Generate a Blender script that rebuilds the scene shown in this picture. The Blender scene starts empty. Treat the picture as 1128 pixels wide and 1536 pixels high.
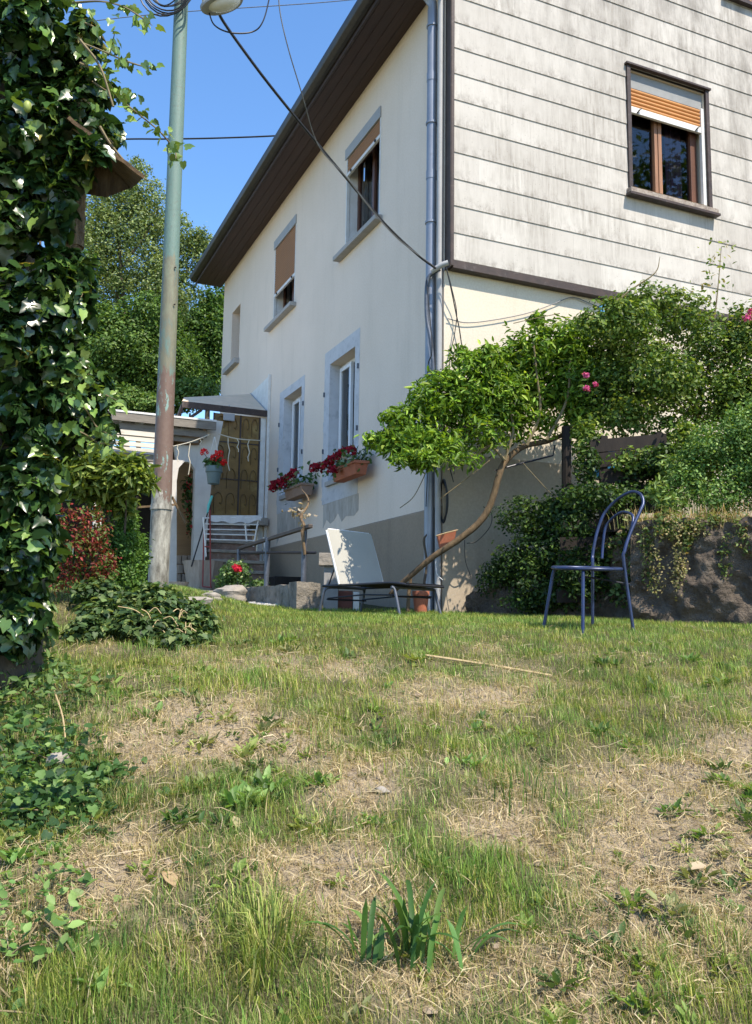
import bpy, math
import numpy as np
from mathutils import Vector, Matrix
rng = np.random.default_rng(7)
SC = bpy.context.scene
COL = SC.collection
W8 = np.array

# ------------------------------------------------------------------ camera model
FPX, PITCH, ROLL, AZ = 1333.94, math.radians(7.181), math.radians(-.8), math.radians(23.675)
X_ = W8([1, 0, 0.]); U_ = W8([0, -math.sin(PITCH), math.cos(PITCH)]); F_ = W8([0, math.cos(PITCH), math.sin(PITCH)])
R_ = X_*math.cos(ROLL)-U_*math.sin(ROLL); T_ = X_*math.sin(ROLL)+U_*math.cos(ROLL)
EYE = W8([0, 0, 1.6])
DR = W8([math.cos(AZ), math.sin(AZ), 0]); DL = W8([-math.sin(AZ), math.cos(AZ), 0])
def ray(px, py): return F_+R_*(px-564)/FPX-T_*(py-768)/FPX
def at(px, py, d):
    r = ray(px, py); return EYE+r*d/r[1]
CORNER = at(665, 700, 9.5); CORNER[2] = 1.7
def H(u, v, w): return CORNER+DR*u+DL*v+W8([0, 0, w])           # house axes to world
def onL(px, py, off=0.):
    r = ray(px, py); t = ((CORNER-off*DR-EYE)@DR)/(r@DR); p = EYE+r*t-CORNER; return p@DL, p[2]
def onR(px, py, off=0.):
    r = ray(px, py); t = ((CORNER-off*DL-EYE)@DL)/(r@DL); p = EYE+r*t-CORNER; return p@DR, p[2]
def sm(a, b, x):
    t = np.clip((x-a)/(b-a), 0, 1); return t*t*(3-2*t)

# ------------------------------------------------------------------ noise
_perm = np.random.default_rng(3).random((256, 256))
def vnoise(x, y):
    x = np.asarray(x, float); y = np.asarray(y, float)
    xi = np.floor(x).astype(int); yi = np.floor(y).astype(int); fx = x-xi; fy = y-yi
    fx = fx*fx*(3-2*fx); fy = fy*fy*(3-2*fy)
    g = lambda a, b: _perm[a & 255, b & 255]
    return (g(xi, yi)*(1-fx)+g(xi+1, yi)*fx)*(1-fy)+(g(xi, yi+1)*(1-fx)+g(xi+1, yi+1)*fx)*fy
def fbm(x, y, s=1., o=4, sh=0.):
    v = 0; a = .5; t = 0
    for k in range(o):
        v = v+a*vnoise(np.asarray(x)*s+sh+17*k, np.asarray(y)*s+sh*2+31*k); t += a; a *= .5; s *= 2.03
    return v/t

# ------------------------------------------------------------------ terrain
_py = [-30, -3, 0, 1.2, 2.1, 2.7, 3.7, 4.5, 6, 7.5, 9, 11, 14, 18, 60]
_pz = [-.3, -.1, .05, .36, .65, .86, 1.15, 1.36, 1.58, 1.655, 1.70, 1.82, 2.12, 2.3, 2.6]
def ground(x, y):
    x = np.asarray(x, float); y = np.asarray(y, float)
    z = (np.interp(y-.35, _py, _pz)+np.interp(y, _py, _pz)+np.interp(y+.35, _py, _pz))/3
    z = z+.24*sm(-.75, -1.9, x)*sm(4.3, 6.3, y)*sm(10.5, 8., y)-.2*sm(-1.2, -3, x)*sm(4.5, 1.5, y)
    rough = sm(6.0, 3.6, y)
    z = z+rough*(.17*(fbm(x, y, 1.3, 3, 5.)-.5)+.10*(fbm(x, y, 3.6, 3, 9.)-.5)+.03*(fbm(x, y, 11., 2, 4.)-.5))+.02*(fbm(x, y, 2., 2, 2.)-.5)
    return z
def G(x, y): return float(ground(x, y))
def gp(px, py, dmax=14.):
    r = ray(px, py); r = r/r[1]; last = None
    for d in np.arange(1.2, dmax, .02):
        p = EYE+r*d
        if p[2] <= G(p[0], p[1]): return W8([p[0], p[1], G(p[0], p[1])])
    return EYE+r*dmax
PATCH = [(320,1100,.34,1.), (440,1110,.2,.6), (560,1175,.26,1.), (720,1245,.2,.9), (450,1320,.25,1.), (330,1130,.2,.8), (620,1050,.25,.8),
         (980,1180,.3,.8), (1060,1260,.34,.9), (1000,1360,.25,.8), (860,1490,.22,.9), (1110,1140,.25,.8), (200,1260,.28,.9), (160,1320,.2,.8),
         (400,1010,.5,.45), (230,1150,.3,.8), (560,1290,.22,.8), (480,1200,.2,.7), (820,1010,.35,.3), (1090,1330,.25,.8), (950,950,.4,.3),
         (80,1370,.2,.7), (640,1500,.2,.6), (300,1420,.12,.5), (520,1010,.35,.5), (700,1060,.3,.5), (900,1300,.25,.6)]
_pg = [(gp(a, b), s, w) for a, b, s, w in PATCH]
def dryness(x, y):
    d = .95*(fbm(x, y, 1.6, 4, 3.)-.5)+.55*(fbm(x, y, 6., 3, 8.)-.5)+.27
    for p, s, w in _pg:
        d = d+w*.54*np.exp(-((x-p[0])**2+(y-p[1])**2*.8)/(s*s*.6))
    return np.clip(d*(.3+.7*sm(7., 4.0, y))*(1-.5*sm(.3, 2.5, -x)*sm(5, 3, y)), 0, 1)

# ------------------------------------------------------------------ object helpers
def tag(o, label=None, cat=None, group=None, kind=None):
    if label: o['label'] = label
    if cat: o['category'] = cat
    if group: o['group'] = group
    if kind: o['kind'] = kind
    return o
def empty(name, loc, label, cat, group=None, rot=0):
    o = bpy.data.objects.new(name, None); COL.objects.link(o); o.location = loc; o.rotation_euler = (0, 0, rot)
    o.empty_display_size = .1
    return tag(o, label, cat, group)
def rootmat(o):
    m = Matrix.Identity(4)
    while o is not None:
        m = Matrix.Translation(o.location) @ o.rotation_euler.to_matrix().to_4x4() @ m
        o = o.parent
    return m
def link(name, V, Fc, mat, parent=None, col=None, local=False, smooth=False, kind=None):
    """V: n x 3 world coordinates (or the parent's own axes if local)"""
    V = np.asarray(V, float).reshape(-1, 3)
    me = bpy.data.meshes.new(name)
    o = bpy.data.objects.new(name, me); COL.objects.link(o)
    if parent is not None:
        o.parent = parent
        if not local:
            M = np.array(rootmat(parent).inverted()); V = V@M[:3, :3].T+M[:3, 3]
    elif kind != 'structure' and len(V):
        c = W8([(V[:, 0].min()+V[:, 0].max())/2, (V[:, 1].min()+V[:, 1].max())/2, V[:, 2].min()])
        o.location = c; V = V-c
    if isinstance(Fc, tuple):           # (loop vertex index array, sizes array)
        li, sz = Fc
        me.vertices.add(len(V)); me.vertices.foreach_set('co', V.astype(np.float32).ravel())
        me.loops.add(len(li)); me.loops.foreach_set('vertex_index', li.astype(np.int32))
        me.polygons.add(len(sz)); st = np.concatenate([[0], np.cumsum(sz)[:-1]])
        me.polygons.foreach_set('loop_start', st.astype(np.int32))
        me.update(calc_edges=True)
    else:
        me.from_pydata(V.tolist(), [], Fc)
    if col is not None:
        a = me.color_attributes.new('Col', 'FLOAT_COLOR', 'POINT')
        c = np.ones((len(V), 4), np.float32); c[:, :3] = col; a.data.foreach_set('color', c.ravel())
    if smooth: me.polygons.foreach_set('use_smooth', np.ones(len(me.polygons), bool))
    me.materials.append(mat)
    if kind: o['kind'] = kind
    return o
def cat_spline(P, n=6):
    P = [np.asarray(p, float) for p in P]
    if len(P) < 3: return [P[0]+(P[-1]-P[0])*t for t in np.linspace(0, 1, n+1)]
    Q = [2*P[0]-P[1]]+P+[2*P[-1]-P[-2]]; out = []
    for i in range(1, len(Q)-2):
        a, b, c, d = Q[i-1:i+3]
        for t in np.linspace(0, 1, n, endpoint=False):
            out.append(.5*(2*b+(c-a)*t+(2*a-5*b+4*c-d)*t*t+(3*b-a-3*c+d)*t**3))
    out.append(P[-1]); return out
class MB:
    def __init__(s): s.v = []; s.f = []; s.sm = False
    def add(s, V, Fc):
        n = len(s.v); s.v += [tuple(map(float, p)) for p in V]; s.f += [[i+n for i in f] for f in Fc]; return s
    def hexa(s, A, B):      # two quads of 4 points, same order
        return s.add(list(A)+list(B), [(0,1,2,3)[::-1], (4,5,6,7), (0,1,5,4), (1,2,6,5), (2,3,7,6), (3,0,4,7)])
    def box(s, x0, x1, y0, y1, z0, z1, f=None):
        f = f or (lambda a, b, c: (a, b, c))
        q = lambda z: [f(x0, y0, z), f(x1, y0, z), f(x1, y1, z), f(x0, y1, z)]
        return s.hexa(q(z0), q(z1))
    def beam(s, a, b, w, h, up=(0, 0, 1)):
        a = W8(a, float); b = W8(b, float); d = b-a; d = d/np.linalg.norm(d); up = W8(up, float)
        sd = np.cross(d, up); sd /= np.linalg.norm(sd); u2 = np.cross(sd, d)
        q = lambda p: [p-sd*w/2-u2*h/2, p+sd*w/2-u2*h/2, p+sd*w/2+u2*h/2, p-sd*w/2+u2*h/2]
        return s.hexa(q(a), q(b))
    def prism(s, pts, vec):
        pts = [W8(p, float) for p in pts]; vec = W8(vec, float); n = len(pts)
        V = pts+[p+vec for p in pts]
        return s.add(V, [tuple(range(n))[::-1], tuple(range(n, 2*n))]+[(i, (i+1) % n, n+(i+1) % n, n+i) for i in range(n)])
    def tube(s, P, r, n=8, spl=0, wob=0.):
        if spl: 
            m = len(P); P2 = cat_spline(P, spl)
            if not np.isscalar(r): r = np.interp(np.linspace(0, m-1, len(P2)), range(m), r)
            P = P2
        P = [W8(p, float) for p in P]; m = len(P)
        r = np.full(m, r) if np.isscalar(r) else W8(r, float)
        ref = W8([0, 0, 1.]); V = []
        for i in range(m):
            d = P[min(i+1, m-1)]-P[max(i-1, 0)]; d = d/(np.linalg.norm(d)+1e-9)
            if i == 0:
                ref = W8([0, 0, 1.]) if abs(d[2]) < .9 else W8([1., 0, 0])
                a = np.cross(d, ref); a /= np.linalg.norm(a)
            else:
                a = a-d*(a@d); a /= np.linalg.norm(a)
            b = np.cross(d, a)
            for k in range(n):
                t = 2*math.pi*k/n; rr = r[i]*(1+wob*(rng.random()-.5))
                V.append(P[i]+(a*math.cos(t)+b*math.sin(t))*rr)
        Fc = [(i*n+k, i*n+(k+1) % n, (i+1)*n+(k+1) % n, (i+1)*n+k) for i in range(m-1) for k in range(n)]
        Fc += [tuple(range(n))[::-1], tuple(range((m-1)*n, m*n))]
        return s.add(V, Fc)
    def lathe(s, c, prof, n=20, sq=1., ax=None):      # prof: (r, z) rings
        V = []; m = len(prof)
        for r, z in prof:
            for k in range(n):
                t = 2*math.pi*k/n; V.append((c[0]+r*math.cos(t), c[1]+r*sq*math.sin(t), c[2]+z))
        Fc = [(i*n+k, i*n+(k+1) % n, (i+1)*n+(k+1) % n, (i+1)*n+k) for i in range(m-1) for k in range(n)]
        Fc += [tuple(range(n))[::-1], tuple(range((m-1)*n, m*n))]
        return s.add(V, Fc)
    def blob(s, c, r, n=10, rough=.15, seed=0):        # irregular lump
        q = np.random.default_rng(seed); c = W8(c, float); r = W8(r, float)*np.ones(3); V = []; m = n//2+1
        ph = q.random(12)*6
        for i in range(m+1):
            th = math.pi*i/m
            for k in range(n):
                t = 2*math.pi*k/n
                d = W8([math.sin(th)*math.cos(t), math.sin(th)*math.sin(t), math.cos(th)])
                k2 = 1+rough*(math.sin(3*d[0]+ph[0])+math.sin(4*d[1]+ph[1])+math.sin(5*d[2]+ph[2])+.6*math.sin(9*d[0]+7*d[1]+ph[3]))*.5
                V.append(c+d*r*k2)
        Fc = [(i*n+k, (i+1)*n+k, (i+1)*n+(k+1) % n, i*n+(k+1) % n) for i in range(m) for k in range(n)]
        return s.add(V, Fc)
    def build(s, name, mat, parent=None, local=False, smooth=False, kind=None, bevel=0):
        o = link(name, s.v, s.f, mat, parent, None, local, smooth, kind)
        if bevel:
            b = o.modifiers.new('bevel', 'BEVEL'); b.width = bevel; b.segments = 2; b.limit_method = 'ANGLE'
        if smooth:
            try: o.data.set_sharp_from_angle(angle=math.radians(50))
            except Exception: pass
        return o

def each(mb, name, mat_, parent=None, local=False, smooth=False, bevel=0):
    '''one object for every separate piece collected in mb'''
    n = len(mb.v); p = list(range(n))
    def fd(a):
        while p[a] != a: p[a] = p[p[a]]; a = p[a]
        return a
    for f in mb.f:
        for k in f[1:]: p[fd(k)] = fd(f[0])
    grp = {}
    for f in mb.f: grp.setdefault(fd(f[0]), []).append(f)
    out = []
    for r, fs in grp.items():
        ids = sorted({i for f in fs for i in f}); mp = {a: b for b, a in enumerate(ids)}
        m2 = MB(); m2.add([mb.v[i] for i in ids], [[mp[i] for i in f] for f in fs]); out.append(m2.build(name, mat_, parent, local, smooth, None, bevel))
    return out

# ------------------------------------------------------------------ materials
def nodes(name):
    m = bpy.data.materials.new(name); m.use_nodes = True; nt = m.node_tree; nt.nodes.clear()
    out = nt.nodes.new('ShaderNodeOutputMaterial'); return m, nt, out
def N(nt, t, **k):
    n = nt.nodes.new(t)
    for a, b in k.items():
        if a in n.inputs.keys() if hasattr(n.inputs, 'keys') else False: n.inputs[a].default_value = b
        else: setattr(n, a, b)
    return n
def noise(nt, vec, scale=5., detail=5., rough=.6, stretch=None):
    if stretch:
        mp = nt.nodes.new('ShaderNodeMapping'); mp.inputs['Scale'].default_value = stretch
        nt.links.new(vec, mp.inputs['Vector']); vec = mp.outputs['Vector']
    n = nt.nodes.new('ShaderNodeTexNoise'); n.inputs['Scale'].default_value = scale
    n.inputs['Detail'].default_value = detail; n.inputs['Roughness'].default_value = rough
    nt.links.new(vec, n.inputs['Vector']); return n.outputs['Fac']
def ramp(nt, fac, stops):
    r = nt.nodes.new('ShaderNodeValToRGB'); el = r.color_ramp.elements
    while len(el) < len(stops): el.new(.5)
    for e, (p, c) in zip(el, stops):
        e.position = p; e.color = (c, c, c, 1) if np.isscalar(c) else (*c, 1)
    nt.links.new(fac, r.inputs['Fac']); return r.outputs['Color']
def mixc(nt, fac, a, b, mode='MIX'):
    m = nt.nodes.new('ShaderNodeMix'); m.data_type = 'RGBA'; m.blend_type = mode
    for s, v in ((m.inputs[0], fac), (m.inputs[6], a), (m.inputs[7], b)):
        if hasattr(v, 'is_linked'): nt.links.new(v, s)
        elif np.isscalar(v): s.default_value = v
        else: s.default_value = (*v, 1)
    return m.outputs[2]
def bump(nt, h, strength=.3, dist=.01):
    b = nt.nodes.new('ShaderNodeBump'); b.inputs['Strength'].default_value = strength; b.inputs['Distance'].default_value = dist
    nt.links.new(h, b.inputs['Height']); return b.outputs['Normal']
def mat(name, c, c2=None, scale=6., rough=.7, metal=0., bmp=.25, bscale=None, stretch=None, dirt=None, dirt_scale=3., dirt_stops=(.5, .75), spec=.4, bdist=.006, detail=6.):
    m, nt, out = nodes(name)
    p = nt.nodes.new('ShaderNodeBsdfPrincipled'); nt.links.new(p.outputs[0], out.inputs[0])
    tc = nt.nodes.new('ShaderNodeTexCoord').outputs['Object']
    c2 = c2 or tuple(v*.75 for v in c)
    f = noise(nt, tc, scale, detail, .65, stretch)
    col = mixc(nt, ramp(nt, f, [(.3, 0.), (.7, 1.)]), c, c2)
    if dirt is not None:
        f2 = noise(nt, tc, dirt_scale, 8., .7, stretch)
        col = mixc(nt, ramp(nt, f2, [(dirt_stops[0], 0.), (dirt_stops[1], 1.)]), col, dirt)
    nt.links.new(col, p.inputs['Base Color'])
    p.inputs['Roughness'].default_value = rough; p.inputs['Metallic'].default_value = metal
    p.inputs['Specular IOR Level'].default_value = spec
    if bmp:
        h = noise(nt, tc, bscale or scale*4, 6., .6, stretch); nt.links.new(bump(nt, h, bmp, bdist), p.inputs['Normal'])
    return m
def leafmat(name, rough=.45, trans=.3, spec=.4):
    m, nt, out = nodes(name)
    at_ = nt.nodes.new('ShaderNodeAttribute'); at_.attribute_name = 'Col'
    p = nt.nodes.new('ShaderNodeBsdfPrincipled'); p.inputs['Roughness'].default_value = rough; p.inputs['Specular IOR Level'].default_value = spec
    nt.links.new(at_.outputs['Color'], p.inputs['Base Color'])
    t = nt.nodes.new('ShaderNodeBsdfTranslucent')
    tcol = mixc(nt, 1., at_.outputs['Color'], (1.25, 1.2, .5), 'MULTIPLY')
    nt.links.new(tcol, t.inputs['Color'])
    mx = nt.nodes.new('ShaderNodeMixShader'); mx.inputs[0].default_value = trans
    nt.links.new(p.outputs[0], mx.inputs[1]); nt.links.new(t.outputs[0], mx.inputs[2]); nt.links.new(mx.outputs[0], out.inputs[0])
    return m
def glassmat(name, tint=(.9, .92, .92), rough=.02, alpha=.75):
    m, nt, out = nodes(name)
    g = nt.nodes.new('ShaderNodeBsdfGlossy'); g.inputs['Roughness'].default_value = rough
    t = nt.nodes.new('ShaderNodeBsdfTransparent'); t.inputs['Color'].default_value = (*tint, 1)
    fr = nt.nodes.new('ShaderNodeFresnel'); fr.inputs['IOR'].default_value = 1.7
    mx = nt.nodes.new('ShaderNodeMixShader'); nt.links.new(fr.outputs[0], mx.inputs[0])
    nt.links.new(t.outputs[0], mx.inputs[1]); nt.links.new(g.outputs[0], mx.inputs[2]); nt.links.new(mx.outputs[0], out.inputs[0])
    return m
M = {}
M['leaf'] = leafmat('leaf', .5, .36, .28); M['gloss_leaf'] = leafmat('glossy_leaf', .28, .2, .55); M['grass'] = leafmat('grass_blade', .6, .34, .15)
M['flower'] = leafmat('petal', .6, .35, .2)
M['bark'] = mat('bark', (.12, .09, .06), (.05, .04, .03), 12, .9, bmp=.6, stretch=(1, 1, .25))
M['pale_bark'] = mat('pale_bark', (.30, .22, .13), (.085, .055, .03), 26, .85, bmp=1., stretch=(1.6, 1.6, .22), bdist=.02)
M['twig'] = mat('twig', (.22, .17, .09), (.12, .1, .05), 20, .85)
M['straw'] = mat('straw', (.5, .38, .2), (.36, .27, .14), 20, .8)
M['brown_trim'] = mat('dark_brown_trim', (.060, .038, .032), (.03, .022, .02), 9, .55, dirt=(.12, .10, .09), dirt_scale=14, dirt_stops=(.55, .8))
M['soffit'] = mat('brown_soffit_boards', (.062, .034, .026), (.035, .02, .016), 5, .6, stretch=(6, .4, 1))
M['gutter'] = mat('weathered_gutter', (.05, .043, .034), (.03, .027, .022), 6, .5, metal=.2)
M['zinc'] = mat('grey_downpipe', (.27, .29, .33), (.21, .23, .27), 4, .42, metal=.35, bmp=.05, dirt=(.16, .16, .17), dirt_scale=7, dirt_stops=(.58, .85))
M['conduit'] = mat('grey_conduit', (.38, .38, .38), (.3, .3, .3), 5, .6)
M['shutter_dark'] = mat('brown_roller_shutter', (.29, .125, .03), (.235, .10, .025), 3, .5)
M['shutter_orange'] = mat('ochre_roller_shutter', (.58, .27, .085), (.46, .21, .07), 3, .45, bmp=.1)
M['box_grey'] = mat('shutter_box_grey', (.36, .37, .38), (.3, .31, .32), 6, .6)
M['stone_sill'] = mat('grey_stone_sill', (.40, .38, .36), (.31, .30, .28), 12, .8, dirt=(.2, .19, .17), dirt_scale=9, dirt_stops=(.6, .8))
M['white_pvc'] = mat('white_window_frame', (.74, .75, .77), (.68, .69, .71), 4, .35, bmp=0)
M['white_metal'] = mat('white_painted_metal', (.74, .73, .70), (.6, .58, .54), 9, .45, bmp=.1)
M['wood_frame'] = mat('brown_wood_frame', (.14, .06, .035), (.08, .035, .022), 8, .5, stretch=(1, 1, .15))
M['wood_light'] = mat('sunbleached_wood_frame', (.34, .17, .09), (.2, .1, .055), 10, .55, stretch=(1, 1, .15))
M['glass'] = glassmat('window_glass'); 
M['interior'] = mat('dark_room', (.03, .026, .024), (.02, .018, .016), 2, .9, bmp=0)
M['curtain'] = mat('curtain_cloth', (.5, .5, .52), (.3, .3, .33), 3, .9, stretch=(8, 8, .2))
M['purple'] = mat('purple_curtain', (.10, .05, .11), (.03, .015, .04), 3, .9, stretch=(8, 8, .2))
M['black_metal'] = mat('dark_painted_metal', (.035, .037, .045), (.02, .02, .025), 12, .4, metal=.3, bmp=.1)
M['steel_post'] = mat('grey_steel', (.13, .145, .175), (.07, .08, .1), 12, .45, metal=.4, bmp=.1)
M['blue_metal'] = mat('blue_painted_tube', (.035, .055, .135), (.022, .03, .06), 10, .35, metal=.3, bmp=.05, dirt=(.05, .045, .05), dirt_scale=16, dirt_stops=(.55, .7))
M['black_mesh'] = mat('black_fabric', (.018, .018, .02), (.01, .01, .012), 60, .7)
M['cream_sling'] = mat('pale_sling_fabric', (.37, .36, .315), (.335, .325, .285), 3, .8, bmp=.08, bscale=300)
M['cable'] = mat('black_cable', (.012, .012, .013), (.02, .02, .02), 10, .5, bmp=0)
M['cable_grey'] = mat('grey_cable', (.18, .18, .18), (.12, .12, .12), 10, .5, bmp=0)
M['terracotta'] = mat('terracotta', (.42, .14, .07), (.33, .11, .06), 10, .8, dirt=(.4, .3, .24), dirt_scale=9, dirt_stops=(.6, .85))
M['pot_brown'] = mat('faded_clay_trough', (.3, .2, .15), (.22, .15, .11), 10, .85)
M['pot_green'] = mat('grey_green_pot', (.12, .17, .17), (.09, .13, .13), 5, .5)
M['concrete'] = mat('lichened_concrete', (.27, .24, .20), (.17, .15, .12), 7, .95, bmp=.9, bscale=30, dirt=(.06, .06, .045), dirt_scale=5, dirt_stops=(.48, .7), bdist=.02)
M['stone'] = mat('field_stone', (.36, .32, .27), (.22, .2, .17), 9, .9, bmp=.8, bscale=18, bdist=.02)
M['pebble'] = mat('pale_gravel', (.5, .48, .46), (.3, .29, .28), 30, .9)
M['pole_cap'] = M['stone']
M['dark_wood'] = mat('dark_plank', (.028, .021, .016), (.014, .011, .009), 9, .9, bmp=.6, stretch=(1, 1, .3))  # near-black brown, also used to make shaded backgrounds dark
M['old_wood'] = mat('weathered_wood', (.22, .15, .08), (.07, .045, .025), 26, .85, bmp=.9, stretch=(1, 1, .22), bdist=.015)
M['roof_wood'] = mat('weathered_roof_board', (.17, .105, .05), (.07, .042, .022), 22, .9, bmp=1., stretch=(.4, 1.5, .4))
M['earth_wall'] = mat('dark_earthy_stone', (.15, .12, .09), (.065, .05, .038), 7, 1., bmp=1., bscale=40, dirt=(.26, .22, .16), dirt_scale=5, dirt_stops=(.55, .75), bdist=.04)
M['ochre'] = mat('tan_timber_wall', (.36, .23, .12), (.27, .17, .09), 4, .8, stretch=(.5, .5, 3))
M['blue_tub'] = mat('blue_plastic', (.06, .3, .55), (.05, .26, .5), 3, .5, bmp=0)
M['teal'] = mat('turquoise_handle', (.12, .5, .45), (.1, .45, .4), 3, .5, bmp=0)
M['red_paint'] = mat('dull_red_paint', (.3, .05, .04), (.2, .035, .03), 9, .6)
M['tile'] = mat('stone_plinth_tile', (.42, .35, .28), (.3, .24, .19), 6, .8, stretch=(5, 5, .5), bmp=.5)
M['door_red'] = mat('red_brown_board', (.15, .05, .035), (.1, .035, .025), 6, .7)
M['lamp_cream'] = mat('cream_lamp_body', (.62, .58, .48), (.5, .46, .38), 5, .45)

def plaster(name, base, var, stain, zband=None):
    m, nt, out = nodes(name)
    p = nt.nodes.new('ShaderNodeBsdfPrincipled'); nt.links.new(p.outputs[0], out.inputs[0])
    tc = nt.nodes.new('ShaderNodeTexCoord').outputs['Object']
    col = mixc(nt, ramp(nt, noise(nt, tc, .8, 5, .6), [(.35, 0.), (.7, 1.)]), base, var)
    st = ramp(nt, noise(nt, tc, 3., 6, .7, (1.2, 1.2, .15)), [(.52, 0.), (.8, 1.)])
    col = mixc(nt, .45, col, mixc(nt, st, col, stain))
    col = mixc(nt, .10, col, ramp(nt, noise(nt, tc, 45, 3, .6), [(.35, .25), (.65, .95)]), 'OVERLAY')
    nt.links.new(col, p.inputs['Base Color']); p.inputs['Roughness'].default_value = .93; p.inputs['Specular IOR Level'].default_value = .15
    nt.links.new(bump(nt, noise(nt, tc, 90, 4, .7), .35, .006), p.inputs['Normal'])
    return m
M['plaster'] = plaster('warm_grey_plaster', (.75, .635, .525), (.69, .585, .48), (.54, .46, .375))
M['plaster_cream'] = plaster('cream_plaster', (.62, .55, .44), (.57, .50, .40), (.44, .37, .27))
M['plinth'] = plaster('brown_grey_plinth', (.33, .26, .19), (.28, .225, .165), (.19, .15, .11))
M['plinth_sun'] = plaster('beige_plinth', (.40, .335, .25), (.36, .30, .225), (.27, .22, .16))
M['surround'] = mat('blue_grey_window_surround', (.56, .565, .58), (.47, .475, .49), 5, .85, dirt=(.3, .31, .33), dirt_scale=7, dirt_stops=(.52, .78))
M['patch'] = mat('damp_render_patch', (.30, .275, .24), (.44, .40, .35), 6, .95, stretch=(1, 1, .3), dirt=(.56, .52, .47), dirt_scale=5, dirt_stops=(.45, .7))

def cladding_mat():
    m, nt, out = nodes('streaked_cladding_board')
    p = nt.nodes.new('ShaderNodeBsdfPrincipled'); nt.links.new(p.outputs[0], out.inputs[0])
    tc = nt.nodes.new('ShaderNodeTexCoord').outputs['Object']
    a = nt.nodes.new('ShaderNodeAttribute'); a.attribute_name = 'Col'
    sp = nt.nodes.new('ShaderNodeSeparateColor'); nt.links.new(a.outputs['Color'], sp.inputs[0])
    base = mixc(nt, sp.outputs[0], (.46, .432, .39), (.54, .512, .465))
    streak = noise(nt, tc, 1., 7, .75, (26, 26, 1.6))
    fine = noise(nt, tc, 1., 4, .7, (90, 90, 5))
    big = noise(nt, tc, 1.1, 4, .6)
    s1 = ramp(nt, streak, [(.40, 0.), (.66, 1.)])
    s2 = ramp(nt, big, [(.42, .0), (.66, 1.)])
    mul = nt.nodes.new('ShaderNodeMath'); mul.operation = 'MULTIPLY'; nt.links.new(s1, mul.inputs[0]); nt.links.new(s2, mul.inputs[1])
    # dirt that gathers toward each board's lower edge (green channel = height in board)
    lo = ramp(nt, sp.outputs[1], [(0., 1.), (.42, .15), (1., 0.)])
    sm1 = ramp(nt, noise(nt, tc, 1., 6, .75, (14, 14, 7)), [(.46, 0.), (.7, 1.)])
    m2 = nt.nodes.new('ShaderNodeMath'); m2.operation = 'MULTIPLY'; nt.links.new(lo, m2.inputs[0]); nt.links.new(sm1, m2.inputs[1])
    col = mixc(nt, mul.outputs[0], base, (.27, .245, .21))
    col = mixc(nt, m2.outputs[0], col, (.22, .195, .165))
    m3 = nt.nodes.new('ShaderNodeMath'); m3.operation = 'MULTIPLY'; nt.links.new(ramp(nt, fine, [(.5, 0.), (.78, 1.)]), m3.inputs[0]); m3.inputs[1].default_value = .28
    col = mixc(nt, m3.outputs[0], col, (.33, .30, .27))
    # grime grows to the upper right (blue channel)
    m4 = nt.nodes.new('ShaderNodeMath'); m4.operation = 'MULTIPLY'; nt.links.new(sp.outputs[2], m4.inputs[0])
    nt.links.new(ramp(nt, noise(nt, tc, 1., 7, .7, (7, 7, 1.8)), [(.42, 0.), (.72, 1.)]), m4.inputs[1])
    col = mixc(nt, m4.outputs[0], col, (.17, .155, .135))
    v = nt.nodes.new('ShaderNodeTexVoronoi'); v.inputs['Scale'].default_value = 21; nt.links.new(tc, v.inputs['Vector'])
    col = mixc(nt, ramp(nt, v.outputs['Distance'], [(.06, .6), (.1, 0.)]), col, (.1, .085, .07))
    nt.links.new(col, p.inputs['Base Color']); p.inputs['Roughness'].default_value = .85; p.inputs['Specular IOR Level'].default_value = .2
    nt.links.new(bump(nt, fine, .25, .004), p.inputs['Normal'])
    return m
M['cladding'] = cladding_mat()

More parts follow.
